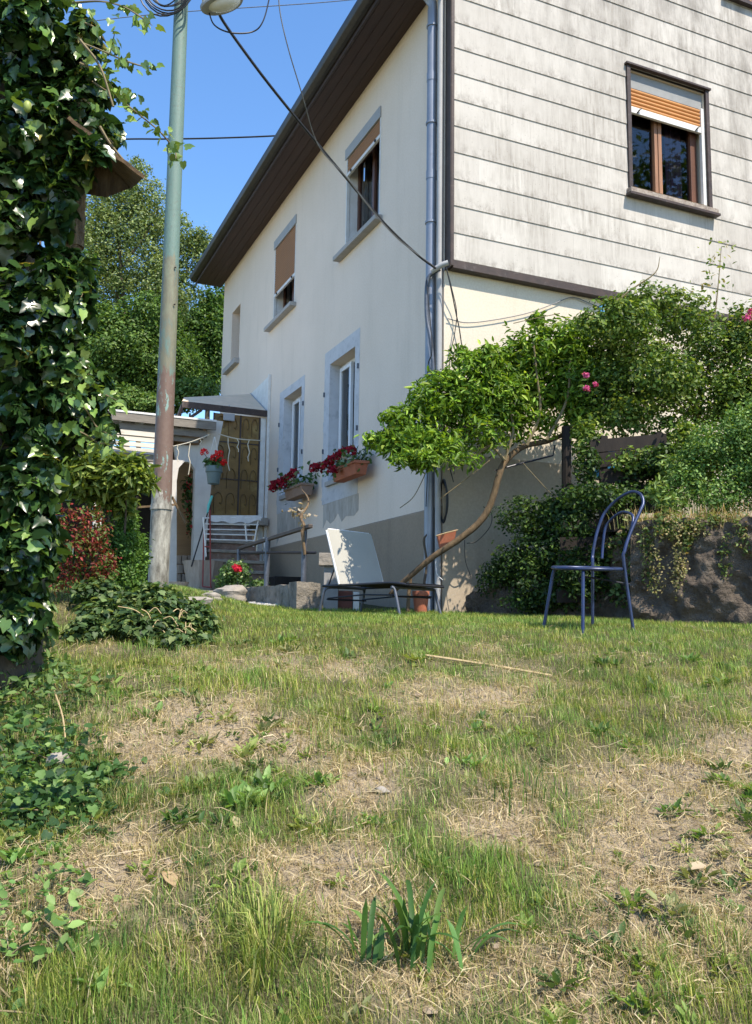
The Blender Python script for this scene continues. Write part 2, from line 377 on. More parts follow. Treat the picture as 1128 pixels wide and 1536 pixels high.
def pole_mat():
    m, nt, out = nodes('peeling_green_pole_paint')
    p = nt.nodes.new('ShaderNodeBsdfPrincipled'); nt.links.new(p.outputs[0], out.inputs[0])
    tc = nt.nodes.new('ShaderNodeTexCoord').outputs['Object']
    a = nt.nodes.new('ShaderNodeSeparateXYZ'); nt.links.new(tc, a.inputs[0])
    n1 = noise(nt, tc, 7, 8, .75, (1.6, 1.6, .45)); n2 = noise(nt, tc, 30, 6, .7)
    paint = mixc(nt, n1, (.145, .225, .185), (.10, .165, .14))
    rust = mixc(nt, n2, (.20, .135, .10), (.10, .055, .04))
    pale = mixc(nt, ramp(nt, n1, [(.4, 0.), (.6, 1.)]), (.37, .355, .30), (.10, .09, .07))
    # heights above the pole's own base: crusted foot, rust band, worn olive, sound paint
    def band(z0, z1):
        r = nt.nodes.new('ShaderNodeMapRange'); r.inputs[1].default_value = z0; r.inputs[2].default_value = z1
        ad = nt.nodes.new('ShaderNodeMath'); ad.operation = 'MULTIPLY_ADD'; nt.links.new(n1, ad.inputs[0]); ad.inputs[1].default_value = .7
        nt.links.new(a.outputs[2], ad.inputs[2]); nt.links.new(ad.outputs[0], r.inputs[0]); return r.outputs[0]
    worn = mixc(nt, ramp(nt, n1, [(.38, 0.), (.6, 1.)]), (.19, .20, .13), (.14, .11, .07))
    speck = mixc(nt, ramp(nt, n2, [(.56, 0.), (.64, 1.)]), paint, (.12, .08, .06))
    speck = mixc(nt, .3, paint, speck)
    worn = mixc(nt, ramp(nt, n1, [(.5, 0.), (.62, 1.)]), worn, paint)
    rustp = mixc(nt, ramp(nt, n1, [(.57, 0.), (.6, 1.)]), rust, (.2, .31, .27))
    c = mixc(nt, band(1.14, 1.17), pale, rustp)
    c = mixc(nt, band(2.18, 2.22), c, worn)
    c = mixc(nt, band(3.12, 3.16), c, speck)
    nt.links.new(c, p.inputs['Base Color']); p.inputs['Roughness'].default_value = .6
    nt.links.new(bump(nt, n1, .6, .01), p.inputs['Normal'])
    return m
M['pole'] = pole_mat()

def ground_mat():
    m, nt, out = nodes('dry_lawn_soil')
    p = nt.nodes.new('ShaderNodeBsdfPrincipled'); nt.links.new(p.outputs[0], out.inputs[0])
    tc = nt.nodes.new('ShaderNodeTexCoord').outputs['Object']
    a = nt.nodes.new('ShaderNodeAttribute'); a.attribute_name = 'Col'
    n1 = noise(nt, tc, 60, 9, .8); n2 = noise(nt, tc, 120, 4, .7)
    c = mixc(nt, 1., a.outputs['Color'], ramp(nt, n1, [(.32, .4), (.68, 1.35)]), 'MULTIPLY')
    c = mixc(nt, ramp(nt, n2, [(.5, 0.), (.75, .6)]), c, (.42, .34, .24))
    nt.links.new(c, p.inputs['Base Color']); p.inputs['Roughness'].default_value = 1.; p.inputs['Specular IOR Level'].default_value = .1
    nt.links.new(bump(nt, n1, .8, .02), p.inputs['Normal'])
    return m
M['ground'] = ground_mat()

# ------------------------------------------------------------------ leaf scatter
def T_oval(w=.45, f=.05):
    a = w/2
    V = [(0,0,0), (.36,0,-f), (.7,0,-f), (1,0,-2*f), (.3,a,f), (.66,a*.85,f*.6), (.3,-a,f), (.66,-a*.85,f*.6)]
    return V, [(0,1,4), (1,2,5,4), (2,3,5), (0,6,1), (1,6,7,2), (2,7,3)]
def T_rhomb(w=.5, f=.06): return [(0,0,0), (.45,w/2,f), (1,0,-f), (.45,-w/2,f)], [(0,2,1), (0,3,2)]
def T_ivy():
    P = [(0,0,0), (-.12,.24,.06), (.08,.43,.04), (.3,.36,.08), (.5,.38,.03), (.68,.21,.05), (1,0,-.16), (.68,-.21,.05), (.5,-.38,.03), (.3,-.36,.08), (.08,-.43,.04), (-.12,-.24,.06)]
    return P+[(.34,0,-.03)], [(12,i,(i+1) % 12)[::-1] for i in range(12)]
def T_petal(): return [(0,0,0), (.4,.4,.1), (1,.3,.12), (1.05,-.3,.12), (.4,-.4,.1)], [(0,4,3,2,1)]
def norm(a): return a/(np.linalg.norm(a, axis=-1, keepdims=True)+1e-9)
def scatter(name, tmpl, P, nrm, size, cols, mat_, parent=None, tdir=None, kind=None):
    TV, TF = tmpl; TV = W8(TV, float); n = len(P); k = len(TV)
    nrm = norm(nrm); 
    t = rng.normal(size=(n, 3)) if tdir is None else tdir
    t = norm(t-nrm*np.sum(t*nrm, 1, keepdims=True)); b = np.cross(nrm, t)
    size = np.broadcast_to(size, n)[:, None, None]
    V = P[:, None, :]+size*(t[:, None, :]*TV[None, :, 0:1]+b[:, None, :]*TV[None, :, 1:2]+nrm[:, None, :]*TV[None, :, 2:3])
    li = np.concatenate([W8(f) for f in TF]); sz = W8([len(f) for f in TF])
    LI = (li[None, :]+np.arange(n)[:, None]*k).ravel(); SZ = np.tile(sz, n)
    C = np.repeat(np.broadcast_to(cols, (n, 3)), k, 0)
    return link(name, V.reshape(-1, 3), (LI, SZ), mat_, parent, C, kind=kind)
def palette(n, cols, wts=None, jit=.18):
    cols = W8(cols, float); i = rng.choice(len(cols), n, p=None if wts is None else W8(wts)/sum(wts))
    return np.clip(cols[i]*(1+jit*rng.normal(size=(n, 1))), .004, .9)
def cloud(blobs, n, clump=.28, shell=(.35, 1.), flat=1., up=.5, out=.6, rnd=.8, cl=14, fill=.4):
    """blobs: (centre, radii, weight) ellipsoids; leaves gather in clumps spread through them"""
    w = W8([b[2] for b in blobs], float); w /= w.sum(); Ps = []; Ns = []
    for (c, r, _), wi in zip(blobs, w):
        m = int(n*wi); c = W8(c); r = W8(r)*np.ones(3)
        d = norm(rng.normal(size=(cl, 3))); rad = shell[0]+(shell[1]-shell[0])*rng.random((cl, 1))**.6
        cc = c+d*r*rad*.85; cs = clump*(.6+.8*rng.random((cl, 1)))
        i = rng.integers(0, cl, m); g = rng.normal(size=(m, 3))*.55
        P = cc[i]+g*cs[i]*r
        uf = rng.random(m) < fill
        q = norm(rng.normal(size=(m, 3)))*rng.random((m, 1))**.42
        P = np.where(uf[:, None], c+q*r*.95, P)
        Ns.append(norm(g)*out+W8([0, 0, up])+norm((P-c)/r)*out*.6+rng.normal(size=(m, 3))*rnd*.5); Ps.append(P)
    return np.concatenate(Ps), np.concatenate(Ns)
def PB(px, py, d, rx, ry, rd=None, w=None):
    """ellipsoid whose centre and half sizes were measured in the photo, at real distance d"""
    s = d/FPX; rd = rd if rd is not None else (rx+ry)/2*s
    return (at(px, py, d), (rx*s, rd, ry*s), w if w is not None else rx*ry)
DROOP = lambda n, k=.6: rng.normal(size=(n, 3))+W8([0, 0, -k])
SUN_E, SKY_S, EXPO = 3.7, .15, 1.1
# ================================================================== SETTING
nx, ny = 240, 300
xs = np.concatenate([np.linspace(-60, -5, 20), np.linspace(-4.9, 4.9, nx), np.linspace(5, 60, 20)])
ys = np.concatenate([np.linspace(-30, .2, 16), np.linspace(.3, 12, ny), np.linspace(12.3, 160, 40)])
GX, GY = np.meshgrid(xs, ys); GZ = ground(GX, GY)
nX, nY = len(xs), len(ys)
idx = (np.arange(nY-1)[:, None]*nX+np.arange(nX-1)[None, :]).ravel()
LI = np.stack([idx, idx+1, idx+1+nX, idx+nX], 1).ravel()
dr_ = dryness(GX, GY).ravel()[:, None]
soil = W8([.375, .305, .215]); gr = W8([.085, .085, .035]); 
sm_ = sm(.25, .75, dr_)
gcol = gr*(1-sm_)+soil*sm_
link('ground', np.stack([GX.ravel(), GY.ravel(), GZ.ravel()], 1), (LI, np.full(len(idx), 4)), M['ground'], None, gcol, smooth=True, kind='structure')

# ------------------------------------------------------------------ grass blades
def blades(name, X, Y, Ln, Wd, lean, C, mat_, kind='stuff', parent=None, Z=None, az=None, droop=None):
    n = len(X); Z = ground(X, Y) if Z is None else Z
    az = rng.random(n)*2*math.pi if az is None else az
    d = np.stack([np.cos(az), np.sin(az), np.zeros(n)], 1); s = np.stack([-np.sin(az), np.cos(az), np.zeros(n)], 1)
    # blade width faces a random way
    ph = rng.random(n)*math.pi; s = s*np.cos(ph)[:, None]*.6+d*np.sin(ph)[:, None]*.2+s*.5
    B = np.stack([X, Y, Z-.004], 1); L = Ln[:, None]; le = lean[:, None]; up = W8([[0, 0, 1.]])
    dp = 0. if droop is None else droop[:, None]
    p1 = B+up*L*.5*np.sqrt(np.clip(1-le**2*.25, .05, 1))+d*L*le*.22
    p2 = B+up*L*(np.sqrt(np.clip(1-le**2, .02, 1))*.95-dp)+d*L*le*.8
    w = Wd[:, None]*s*.5
    V = np.stack([B-w, B+w, p1+w*.8, p1-w*.8, p2], 1).reshape(-1, 3)
    LI = (W8([0, 1, 2, 3, 3, 2, 4])[None]+np.arange(n)[:, None]*5).ravel(); SZ = np.tile(W8([4, 3]), n)
    c = np.repeat(C, 5, 0)
    return link(name, V, (LI, SZ), mat_, parent, c, kind=kind)
def grass_area():
    n = 620000
    y = 1.35*(11.5/1.35)**rng.random(n); x = -(.47*y+.7)+rng.random(n)*(.94*y+2.6)
    dry = dryness(x, y)
    keep = rng.random(n) > sm(.5, 1., dry)*.7
    # keep the house, the porch path and the right bank free
    q = np.stack([x, y], 1)-CORNER[:2]; u = q@DR[:2]; v = q@DL[:2]
    keep &= ~((u > -.05) & (v > -.05)) & ~((u > -1.3) & (v > .8)) & ~((x > 1.95) & (y > 7.55)) & ~((y > 10.2) & (x < -.2))
    x, y, dry = x[keep], y[keep], dry[keep]; n = len(x)
    near = sm(6.5, 3.8, y)
    cl = fbm(x, y, 8., 3, 40.); tall = sm(.54, .76, cl)*near
    L = (.03+.026*rng.random(n))*(1+.3*near)*(1+.9*tall)*(1-.4*dry)
    W = (.0013+.0012*rng.random(n))*(1+.22*np.maximum(y-2.5, 0))*(1+.4*tall)
    pal = palette(n, [(.185, .275, .05), (.26, .335, .08), (.10, .18, .035), (.37, .385, .13)], [4, 3.3, 3, 2], .2)
    straw = palette(n, [(.50, .405, .22), (.40, .32, .16), (.58, .49, .29)], None, .15)
    k = (rng.random(n) < np.clip(.035+.05*near+0.95*sm(.15, .95, dry+.25*(fbm(x, y, 9., 3, 70.)-.5)), 0, .93))[:, None]
    mott = (.55+.55*fbm(x, y, 2.2, 3, 21.)+.5*fbm(x, y, 14., 2, 61.))[:, None]*(W8([[1.12, 1., .9]])*(1-sm(.4, .62, fbm(x, y, 6., 2, 33.)))[:, None]+W8([[.88, .98, 1.]])*sm(.4, .62, fbm(x, y, 6., 2, 33.))[:, None])
    C = np.where(k, straw, pal*mott)
    lean = np.clip(.25+.45*rng.random(n)+.35*k[:, 0]*rng.random(n), 0, .98)
    tag(blades('lawn_grass', x, y, L, W, lean, C, M['grass']), 'short patchy lawn grass, green near the house and dry straw yellow on the slope', 'grass')
grass_area()
def straw_area():
    n = 90000
    y = 1.4*(6.5/1.4)**rng.random(n); x = -(.47*y+.5)+rng.random(n)*(.94*y+2.0)
    d = dryness(x, y); k = rng.random(n) < sm(.25, .7, d)*.9+.06; x, y = x[k], y[k]; n = len(x)
    az = rng.random(n)*6.283; L = .025+.075*rng.random(n)**2.2; w = .0007+.0007*rng.random(n)
    z0 = ground(x, y)+.006+.018*rng.random(n); x2 = x+np.cos(az)*L; y2 = y+np.sin(az)*L; z2 = ground(x2, y2)+.004+.03*rng.random(n)
    mx, my = (x+x2)/2+.015*rng.normal(size=n), (y+y2)/2+.015*rng.normal(size=n); mz = np.maximum((z0+z2)/2, ground(mx, my)+.004)+.012*rng.random(n)
    s = np.stack([-np.sin(az), np.cos(az), .5*rng.normal(size=n)], 1)*w[:, None]
    A = np.stack([x, y, z0], 1); B = np.stack([mx, my, mz], 1); Cc = np.stack([x2, y2, z2], 1)
    V = np.stack([A-s, A+s, B+s, B-s, Cc+s*.4, Cc-s*.4], 1).reshape(-1, 3)
    LI = (W8([0, 1, 2, 3, 3, 2, 4, 5])[None]+np.arange(n)[:, None]*6).ravel()
    C = np.repeat(palette(n, [(.52, .42, .25), (.41, .325, .18), (.58, .49, .32), (.27, .20, .12)], [4, 3, 2, 2]), 6, 0)
    tag(link('dry_straw', V, (LI, np.full(2*n, 4)), M['grass'], None, C, kind='stuff'), 'dead straw and hay strewn over the bare soil', 'straw')
straw_area()
def clods():
    mb = MB(); k = 0
    while k < 420:
        y = 1.5*(5.2/1.5)**rng.random(); x = (rng.random()*2-1)*(.45*y+.3)
        if dryness(x, y) < .45: continue
        r = .004+.014*rng.random()**3; mb.blob((x, y, G(x, y)+r*.3), W8([r, r*.8, r*.6]), 6, .5, k); k += 1
    tag(mb.build('soil_clods', M['soil_clod'], kind='stuff'), 'small clods and pebbles on the bare soil patches', 'clods')
M['soil_clod'] = mat('soil_clod', (.34, .27, .19), (.2, .15, .1), 40, 1.)
clods()
def low_weeds():
    m = 2300
    y = 1.4*(5.6/1.4)**rng.random(m); x = -(.47*y+.5)+rng.random(m)*(.94*y+2.0)
    k = rng.random(m) < .12+.88*sm(.46, .66, fbm(x, y, 1.9, 3, 90.)+.10*sm(.6, -.9, x)); x, y = x[k], y[k]
    PP, NN, TT, SS, CC = [], [], [], [], []
    for cx, cy in zip(x, y):
        q = rng.integers(8, 26); sz = .014+.045*rng.random()**2.2; az = rng.random(q)*6.283; el = .15+1.0*rng.random(q)
        r = rng.random((q, 1))*sz*.9; t = np.stack([np.cos(az)*np.cos(el), np.sin(az)*np.cos(el), np.sin(el)], 1)
        X, Y = cx+r[:, 0]*np.cos(az), cy+r[:, 0]*np.sin(az)
        PP.append(np.stack([X, Y, ground(X, Y)+.004+.4*r[:, 0]*rng.random(q)], 1)); TT.append(t)
        NN.append(np.stack([-np.cos(az)*np.sin(el), -np.sin(az)*np.sin(el), np.cos(el)], 1)+.2*rng.normal(size=(q, 3))); SS.append(sz*(.5+.6*rng.random(q)))
        c = [(.12, .22, .05), (.19, .28, .06), (.09, .15, .045), (.27, .32, .09), (.22, .24, .10)][rng.integers(0, 5)]; CC.append(palette(q, [c], None, .15))
    tag(scatter('ground_weeds', T_oval(.42, .06), np.concatenate(PP), np.concatenate(NN), np.concatenate(SS), np.concatenate(CC), M['leaf'], None, np.concatenate(TT), kind='stuff'),
        'small broad-leaved weeds and clover creeping among the grass', 'weeds')
low_weeds()

# ================================================================== HOUSE
house = empty('house', CORNER, 'two storey farmhouse with grey plaster side, white streaked cladding front and dark brown eaves', 'house', rot=AZ)
def cells(holes, a0, a1, b0, b1):
    A = sorted({a0, a1, *[h[0] for h in holes], *[h[1] for h in holes]}); B = sorted({b0, b1, *[h[2] for h in holes], *[h[3] for h in holes]})
    for i in range(len(A)-1):
        for j in range(len(B)-1):
            ca, cb = (A[i]+A[i+1])/2, (B[j]+B[j+1])/2
            if not any(h[0] < ca < h[1] and h[2] < cb < h[3] for h in holes): yield A[i], A[i+1], B[j], B[j+1]
LEN, DEP, EAVE, RIDGE = 10.35, 9.0, 7.45, 11.6
LH = [(1.81, 3.04, 5.25, 6.78), (5.33, 6.54, 5.25, 6.78), (8.9, 9.56, 5.25, 6.42), (2.58, 3.55, 1.93, 3.69), (4.83, 5.74, 2.0, 3.68)]
wl = MB()
REV = .27
for a0, a1, b0, b1 in cells(LH, 0, LEN, 1.175, EAVE): wl.add([(0,a0,b0), (0,a1,b0), (0,a1,b1), (0,a0,b1)], [(3,2,1,0)])
for a0, a1, b0, b1 in LH:
    wl.add([(0,a0,b0),(0,a1,b0),(0,a1,b1),(0,a0,b1),(REV,a0,b0),(REV,a1,b0),(REV,a1,b1),(REV,a0,b1)], [(0,1,5,4),(1,2,6,5),(2,3,7,6),(3,0,4,7)])
# far and back walls close the volume
wl.add([(0,LEN,-.7),(DEP,LEN,-.7),(DEP,LEN,EAVE),(DEP/2,LEN,RIDGE),(0,LEN,EAVE)], [(0,1,2,3,4)])
wl.add([(DEP,0,-.7),(DEP,LEN,-.7),(DEP,LEN,EAVE),(DEP,0,EAVE)], [(0,1,2,3)])
wl.build('wall', M['plaster'], house, True)
# right facade: cream plaster below the cladding, plinth under it
CW = 3.92; PV = -.10
RHOLE = (onR(941, 200, .10)[0]-.0, onR(1063, 240, .10)[0], 5.30, 6.93)
RH = [(RHOLE[0]+.05, RHOLE[1]-.05, RHOLE[2]+.04, RHOLE[3]-.04), (4.28, 5.4, 8.43, 9.85)]
wr = MB()
for a0, a1, b0, b1 in cells(RH, 0, DEP, 1.76, EAVE): wr.add([(a0,0,b0), (a1,0,b0), (a1,0,b1), (a0,0,b1)], [(0,1,2,3)])
for a0, a1, b0, b1 in RH:
    wr.add([(a0,PV,b0),(a1,PV,b0),(a1,PV,b1),(a0,PV,b1),(a0,.16,b0),(a1,.16,b0),(a1,.16,b1),(a0,.16,b1)], [(0,1,5,4)[::-1],(1,2,6,5)[::-1],(2,3,7,6)[::-1],(3,0,4,7)[::-1]])
for a0, a1, b0, b1 in cells([RH[1]], 1.5, DEP-1.5, EAVE, 9.99): wr.add([(a0,0,b0), (a1,0,b0), (a1,0,b1), (a0,0,b1)], [(0,1,2,3)])
wr.add([(0,0,EAVE),(1.5,0,EAVE),(1.5,0,EAVE+1.38)], [(0,1,2)])
o = wr.build('wall', M['plaster_cream'], house, True); o['label'] = 'cream rendered front wall below the cladding'
pl = MB(); pl.add([(.0,0,-.8),(.0,LEN,-.8),(.0,LEN,1.175),(.0,0,1.175)], [(3,2,1,0)]); 
pl.add([(-.012,.0,1.163),(-.012,LEN,1.163),(0,LEN,1.179),(0,0,1.179)], [(3,2,1,0)]); pl.add([(-.012,0,-.8),(-.012,LEN,-.8),(-.012,LEN,1.163),(-.012,0,1.163)], [(3,2,1,0)])
pl.add([(-.012,-.012,-.8),(-.012,0,-.8),(-.012,0,1.163),(-.012,-.012,1.163)], [(3,2,1,0)])
pl.build('plinth', M['plinth'], house, True)
pl = MB(); pl.box(-.012, DEP, -.012, -.001, -.8, 1.76); o = pl.build('plinth', M['plinth_sun'], house, True); o['label'] = 'beige plinth band of the front wall'
# roof over the eave
ro = MB(); OV = .58
sl = (RIDGE-EAVE)/(DEP/2)
ro.prism([(-OV-.04, -.35, EAVE+.10-.0), (DEP/2, -.35, RIDGE+.55), (DEP+OV, -.35, EAVE+.10), (DEP+OV, -.35, EAVE-.02), (DEP/2, -.35, RIDGE+.38), (-OV, -.35, EAVE-.02)], (0, LEN+.7, 0))
roof = ro.build('roof', mat('brown_roof_tiles', (.16, .09, .06), (.1, .06, .045), 8, .8, stretch=(3, 3, 3)), house, True)
s_ = MB(); s_.box(-OV+.03, -.003, -.3, LEN+.3, EAVE-.075, EAVE-.025)
for k in range(4): s_.box(-OV+.05+k*.135, -OV+.055+k*.135+.006, -.3, LEN+.3, EAVE-.081, EAVE-.0752)
s_.build('soffit', M['soffit'], roof, True)
s_ = MB(); s_.box(-OV-.0, -OV+.028, -.33, LEN+.33, EAVE-.10, EAVE+.09); s_.build('fascia', M['brown_trim'], roof, True)
gt = MB(); 
prof = [(-OV-.003, EAVE+.11), (-OV-.125, EAVE+.115), (-OV-.14, EAVE+.06), (-OV-.12, EAVE-.01), (-OV-.065, EAVE-.045), (-OV-.003, EAVE-.05)]
gt.prism([(a, -.34, b) for a, b in prof], (0, LEN+.68, 0)); gt.build('gutter', M['gutter'], roof, True, bevel=.012)
# cladding boards
cv, cf, cc = [], [], []
CU0, PITCHW, TOPB = .045, .3175, 36
crng = np.random.default_rng(5)
for r in range(TOPB):
    z0 = CW+r*PITCHW; z1 = z0+PITCHW+.018
    if z0 > RIDGE: break
    umin = CU0 if z1 < EAVE+.1 else max(CU0, (z1-EAVE-.25)/sl); umax = DEP if z1 < EAVE+.1 else DEP-(z1-EAVE-.25)/sl
    e = [umin]; x = umin+.6*((r % 2)*.5+.35*crng.random())
    while x < umax-.1:
        e.append(x); x += .62
    e.append(umax)
    for i in range(len(e)-1):
        spans = [(e[i]+.0005, e[i+1]-.0005, z0, z1)]
        for h in ((RHOLE[0], RHOLE[1], RHOLE[2], RHOLE[3]), RH[1]):
            ns = []
            for a0, a1, b0, b1 in spans:
                for q in cells([h], a0, a1, b0, b1) if (h[0] < a1 and h[1] > a0 and h[2] < b1 and h[3] > b0) else [(a0, a1, b0, b1)]:
                    if q[0] >= a0-1e-6 and q[1] <= a1+1e-6 and q[2] >= b0-1e-6 and q[3] <= b1+1e-6: ns.append(q)
            spans = ns
        tint = crng.random(); dz = .0005*crng.normal()
        for a0, a1, b0, b1 in spans:
            lip = lambda w: PV-.0105*(1-(w-z0)/(z1-z0))-.001
            A = [(a0, lip(b0), b0+dz), (a1, lip(b0), b0+dz), (a1, lip(b1), b1+dz), (a0, lip(b1), b1+dz)]
            B = [(a0, PV+.004, b0+dz), (a1, PV+.004, b0+dz), (a1, PV+.004, b1+dz), (a0, PV+.004, b1+dz)]
            n = len(cv); cv += A+B; cf += [[n+k for k in f] for f in [(0,1,2,3), (0,4,5,1), (1,5,6,2), (3,7,4,0)]]
            for p in A+B:
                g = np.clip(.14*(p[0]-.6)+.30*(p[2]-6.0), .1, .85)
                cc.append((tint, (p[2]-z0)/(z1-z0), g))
link('cladding', W8(cv), cf, M['cladding'], house, W8(cc), True)
tr = MB(); tr.box(.012, .05, PV-.035, -.002, CW-.08, EAVE+.5)                       # corner board
tr.box(.004, .012, PV-.03, -.0, CW-.1, EAVE+.2)
tr.build('corner_trim', M['brown_trim'], house, True, bevel=.003)
tr = MB(); tr.box(.05, DEP, PV-.012, -.002, CW-.095, CW-.004); tr.build('base_trim', M['brown_trim'], house, True, bevel=.004)

# ------- downpipe on the left facade beside the corner
dp = MB(); pu, pv = -.085, .16
pxs = [(pu, pv, w) for w in (-.05, 1., 3., 5., 7.05)]
dp.tube(pxs, .058, 20); dp.tube([(pu, pv, 7.03), (pu, pv, 7.13), (pu-.12, pv+.02, 7.27), (-OV-.07, pv+.03, 7.40)], .056, 16)
for w in (2.02, 4.95, 6.15): dp.tube([(pu, pv, w), (pu, pv, w+.10)], .0625, 20)
dpo = dp.build('downpipe', M['zinc'], house, True, True)
for w in (1.98, 4.42, 5.62, 6.83):
    cl = MB(); cl.tube([(pu, pv, w), (pu, pv, w+.025)], .070, 20); cl.box(pu, -.002, pv-.012, pv+.012, w, w+.025); cl.build('pipe_clamp', M['zinc'], dpo, True)
cd = MB(); cd.tube([(-.045, .03, -.05), (-.045, .03, 7.3)], .034, 12); o = cd.build('conduit', M['conduit'], house, True, True)
cd = MB(); cd.tube([(-.05,.0,3.83),(-.10,.05,3.80),(-.16,.10,3.70),(-.165,.10,3.3),(-.13,.06,3.0),(-.10,.05,2.6),(-.10,.05,2.1)], .022, 8, spl=5); cd.build('cable_duct', M['steel_post'], house, True, True)
ev = MB(); ev.tube([(-.02, -.13, 3.86), (-.08, -.09, 3.835), (-.16, .0, 3.78)], .03, 10, spl=4); ev.build('cable_inlet', M['conduit'], house, True, True)

# ------- windows on the left facade
def sash(name, parent, u, a0, a1, b0, b1, m_, t=.055, dep=.05, mull=None, rot=0., glass='glass'):
    """casement in plane u (left facade axes); rot tilts its top inward"""
    f = lambda x, y, z: (x+(z-b0)*rot, y, z)
    fr = MB(); fr.box(u, u+dep, a0, a0+t, b0, b1, f); fr.box(u, u+dep, a1-t, a1, b0, b1, f)
    fr.box(u+.002, u+dep-.002, a0+t, a1-t, b0, b0+t, f); fr.box(u+.002, u+dep-.002, a0+t, a1-t, b1-t, b1, f)
    if mull: fr.box(u-.008, u+dep-.004, mull-.035, mull+.035, b0+t, b1-t, f)
    o = fr.build(name, m_, parent, True, bevel=.003)
    g = MB(); x = u+dep*.5; g.add([f(x, a0+t, b0+t), f(x, a1-t, b0+t), f(x, a1-t, b1-t), f(x, a0+t, b1-t)], [(3,2,1,0)]); each(g, 'pane', M[glass], o, True)
    return o
def room(parent, a0, a1, b0, b1, u0=.33, cur='curtain', cfrac=.35):
    r = MB(); u1 = u0+1.1; p, q = .1, .1
    a0 -= p; a1 += p; b0 -= q; b1 += q
    r.add([(u0,a0,b0),(u0,a1,b0),(u0,a1,b1),(u0,a0,b1),(u1,a0,b0),(u1,a1,b0),(u1,a1,b1),(u1,a0,b1)], [(4,5,6,7),(0,1,5,4),(1,2,6,5),(2,3,7,6),(3,0,4,7)]); r.build('room_backing', M['interior'], parent, True)
    if cur:
        c = MB(); n = 26; V = []; w = (a1-a0)*cfrac
        for k in range(n+1):
            y = a1-.1-w*k/n; x = u0+.12+.025*math.sin(k*1.9); V += [(x, y, b0+.08), (x, y, b1-.08)]
        c.add(V, [(2*k, 2*k+2, 2*k+3, 2*k+1) for k in range(n)]); c.build('curtain', M[cur], parent, True, True)
def slats(mb, u, a0, a1, b0, b1, pitch=.045):
    k = 0; b = b0
    while b < b1-.005:
        e = min(b+pitch, b1); prof = [(u, b), (u-.006, b+(e-b)*.2), (u-.008, b+(e-b)*.5), (u-.006, b+(e-b)*.8), (u, e-.004), (u+.008, e-.004), (u+.008, b)]
        mb.prism([(x, a0, z) for x, z in prof], (0, a1-a0, 0)); b = e
def upper_window(a0, a1, b0, b1, shut, label, cfrac):
    w = MB(); w.box(-.02, .02, a0-.0, a1+.03, b1-.14, b1+.02)
    win = w.build('window', M['box_grey'], house, True, bevel=.004); win['label'] = label
    tr = MB(); tr.box(-.004, .04, a0+.002, a0+.03, b0+.0, b1-.142); tr.box(-.004, .04, a1-.03, a1-.002, b0, b1-.142); each(tr, 'shutter_rail', M['white_metal'], win, True)
    j = MB(); j.box(.05, REV-.04, a1-.018, a1-.002, b0, b1-.15); j.build('jamb_lining', M['white_metal'], win, True)
    s = MB(); slats(s, .012, a0+.03, a1-.03, shut, b1-.14); sh = s.build('shutter', M['shutter_dark'], win, True)
    s = MB(); s.box(-.002, .03, a0+.03, a1-.03, shut-.05, shut-.001); s.build('shutter_end_bar', M['white_metal'], sh, True)
    s = MB()
    for y in (a0+.16, a1-.2): s.box(-.02, -.002, y, y+.03, shut-.045, shut-.015)
    each(s, 'shutter_stop', M['cable'], sh, True)
    sash('frame', win, .17, a0+.01, a1-.02, b0+.01, b1-.15, M['wood_frame'] , mull=(a0+a1)/2)
    room(win, a0, a1, b0, b1, cfrac=cfrac)
    sl_ = MB(); sl_.box(-.11, .17, a0-.09, a1+.22, b0-.10, b0-.012, lambda x, y, z: (x, y, z-(.02 if x < 0 and z > b0-.05 else 0))); sl_.build('sill', M['stone_sill'], win, True, bevel=.006)
upper_window(*LH[0], 6.42, 'upper window nearest the corner with its brown roller shutter half raised', .55)
upper_window(*LH[1], 5.78, 'upper middle window with its brown roller shutter mostly lowered', .3)
a0, a1, b0, b1 = LH[2]
s = MB(); s.box(-.1, .18, a0-.05, a1+.3, b0-.11, b0-.002); win = s.build('window', M['stone_sill'], house, True, bevel=.006); win['label'] = 'narrow upper window at the far end of the side wall'
sash('frame', win, .17, a0+.01, a1-.01, b0+.01, b1-.01, M['wood_frame']); room(win, a0, a1, b0, b1, cfrac=.3)
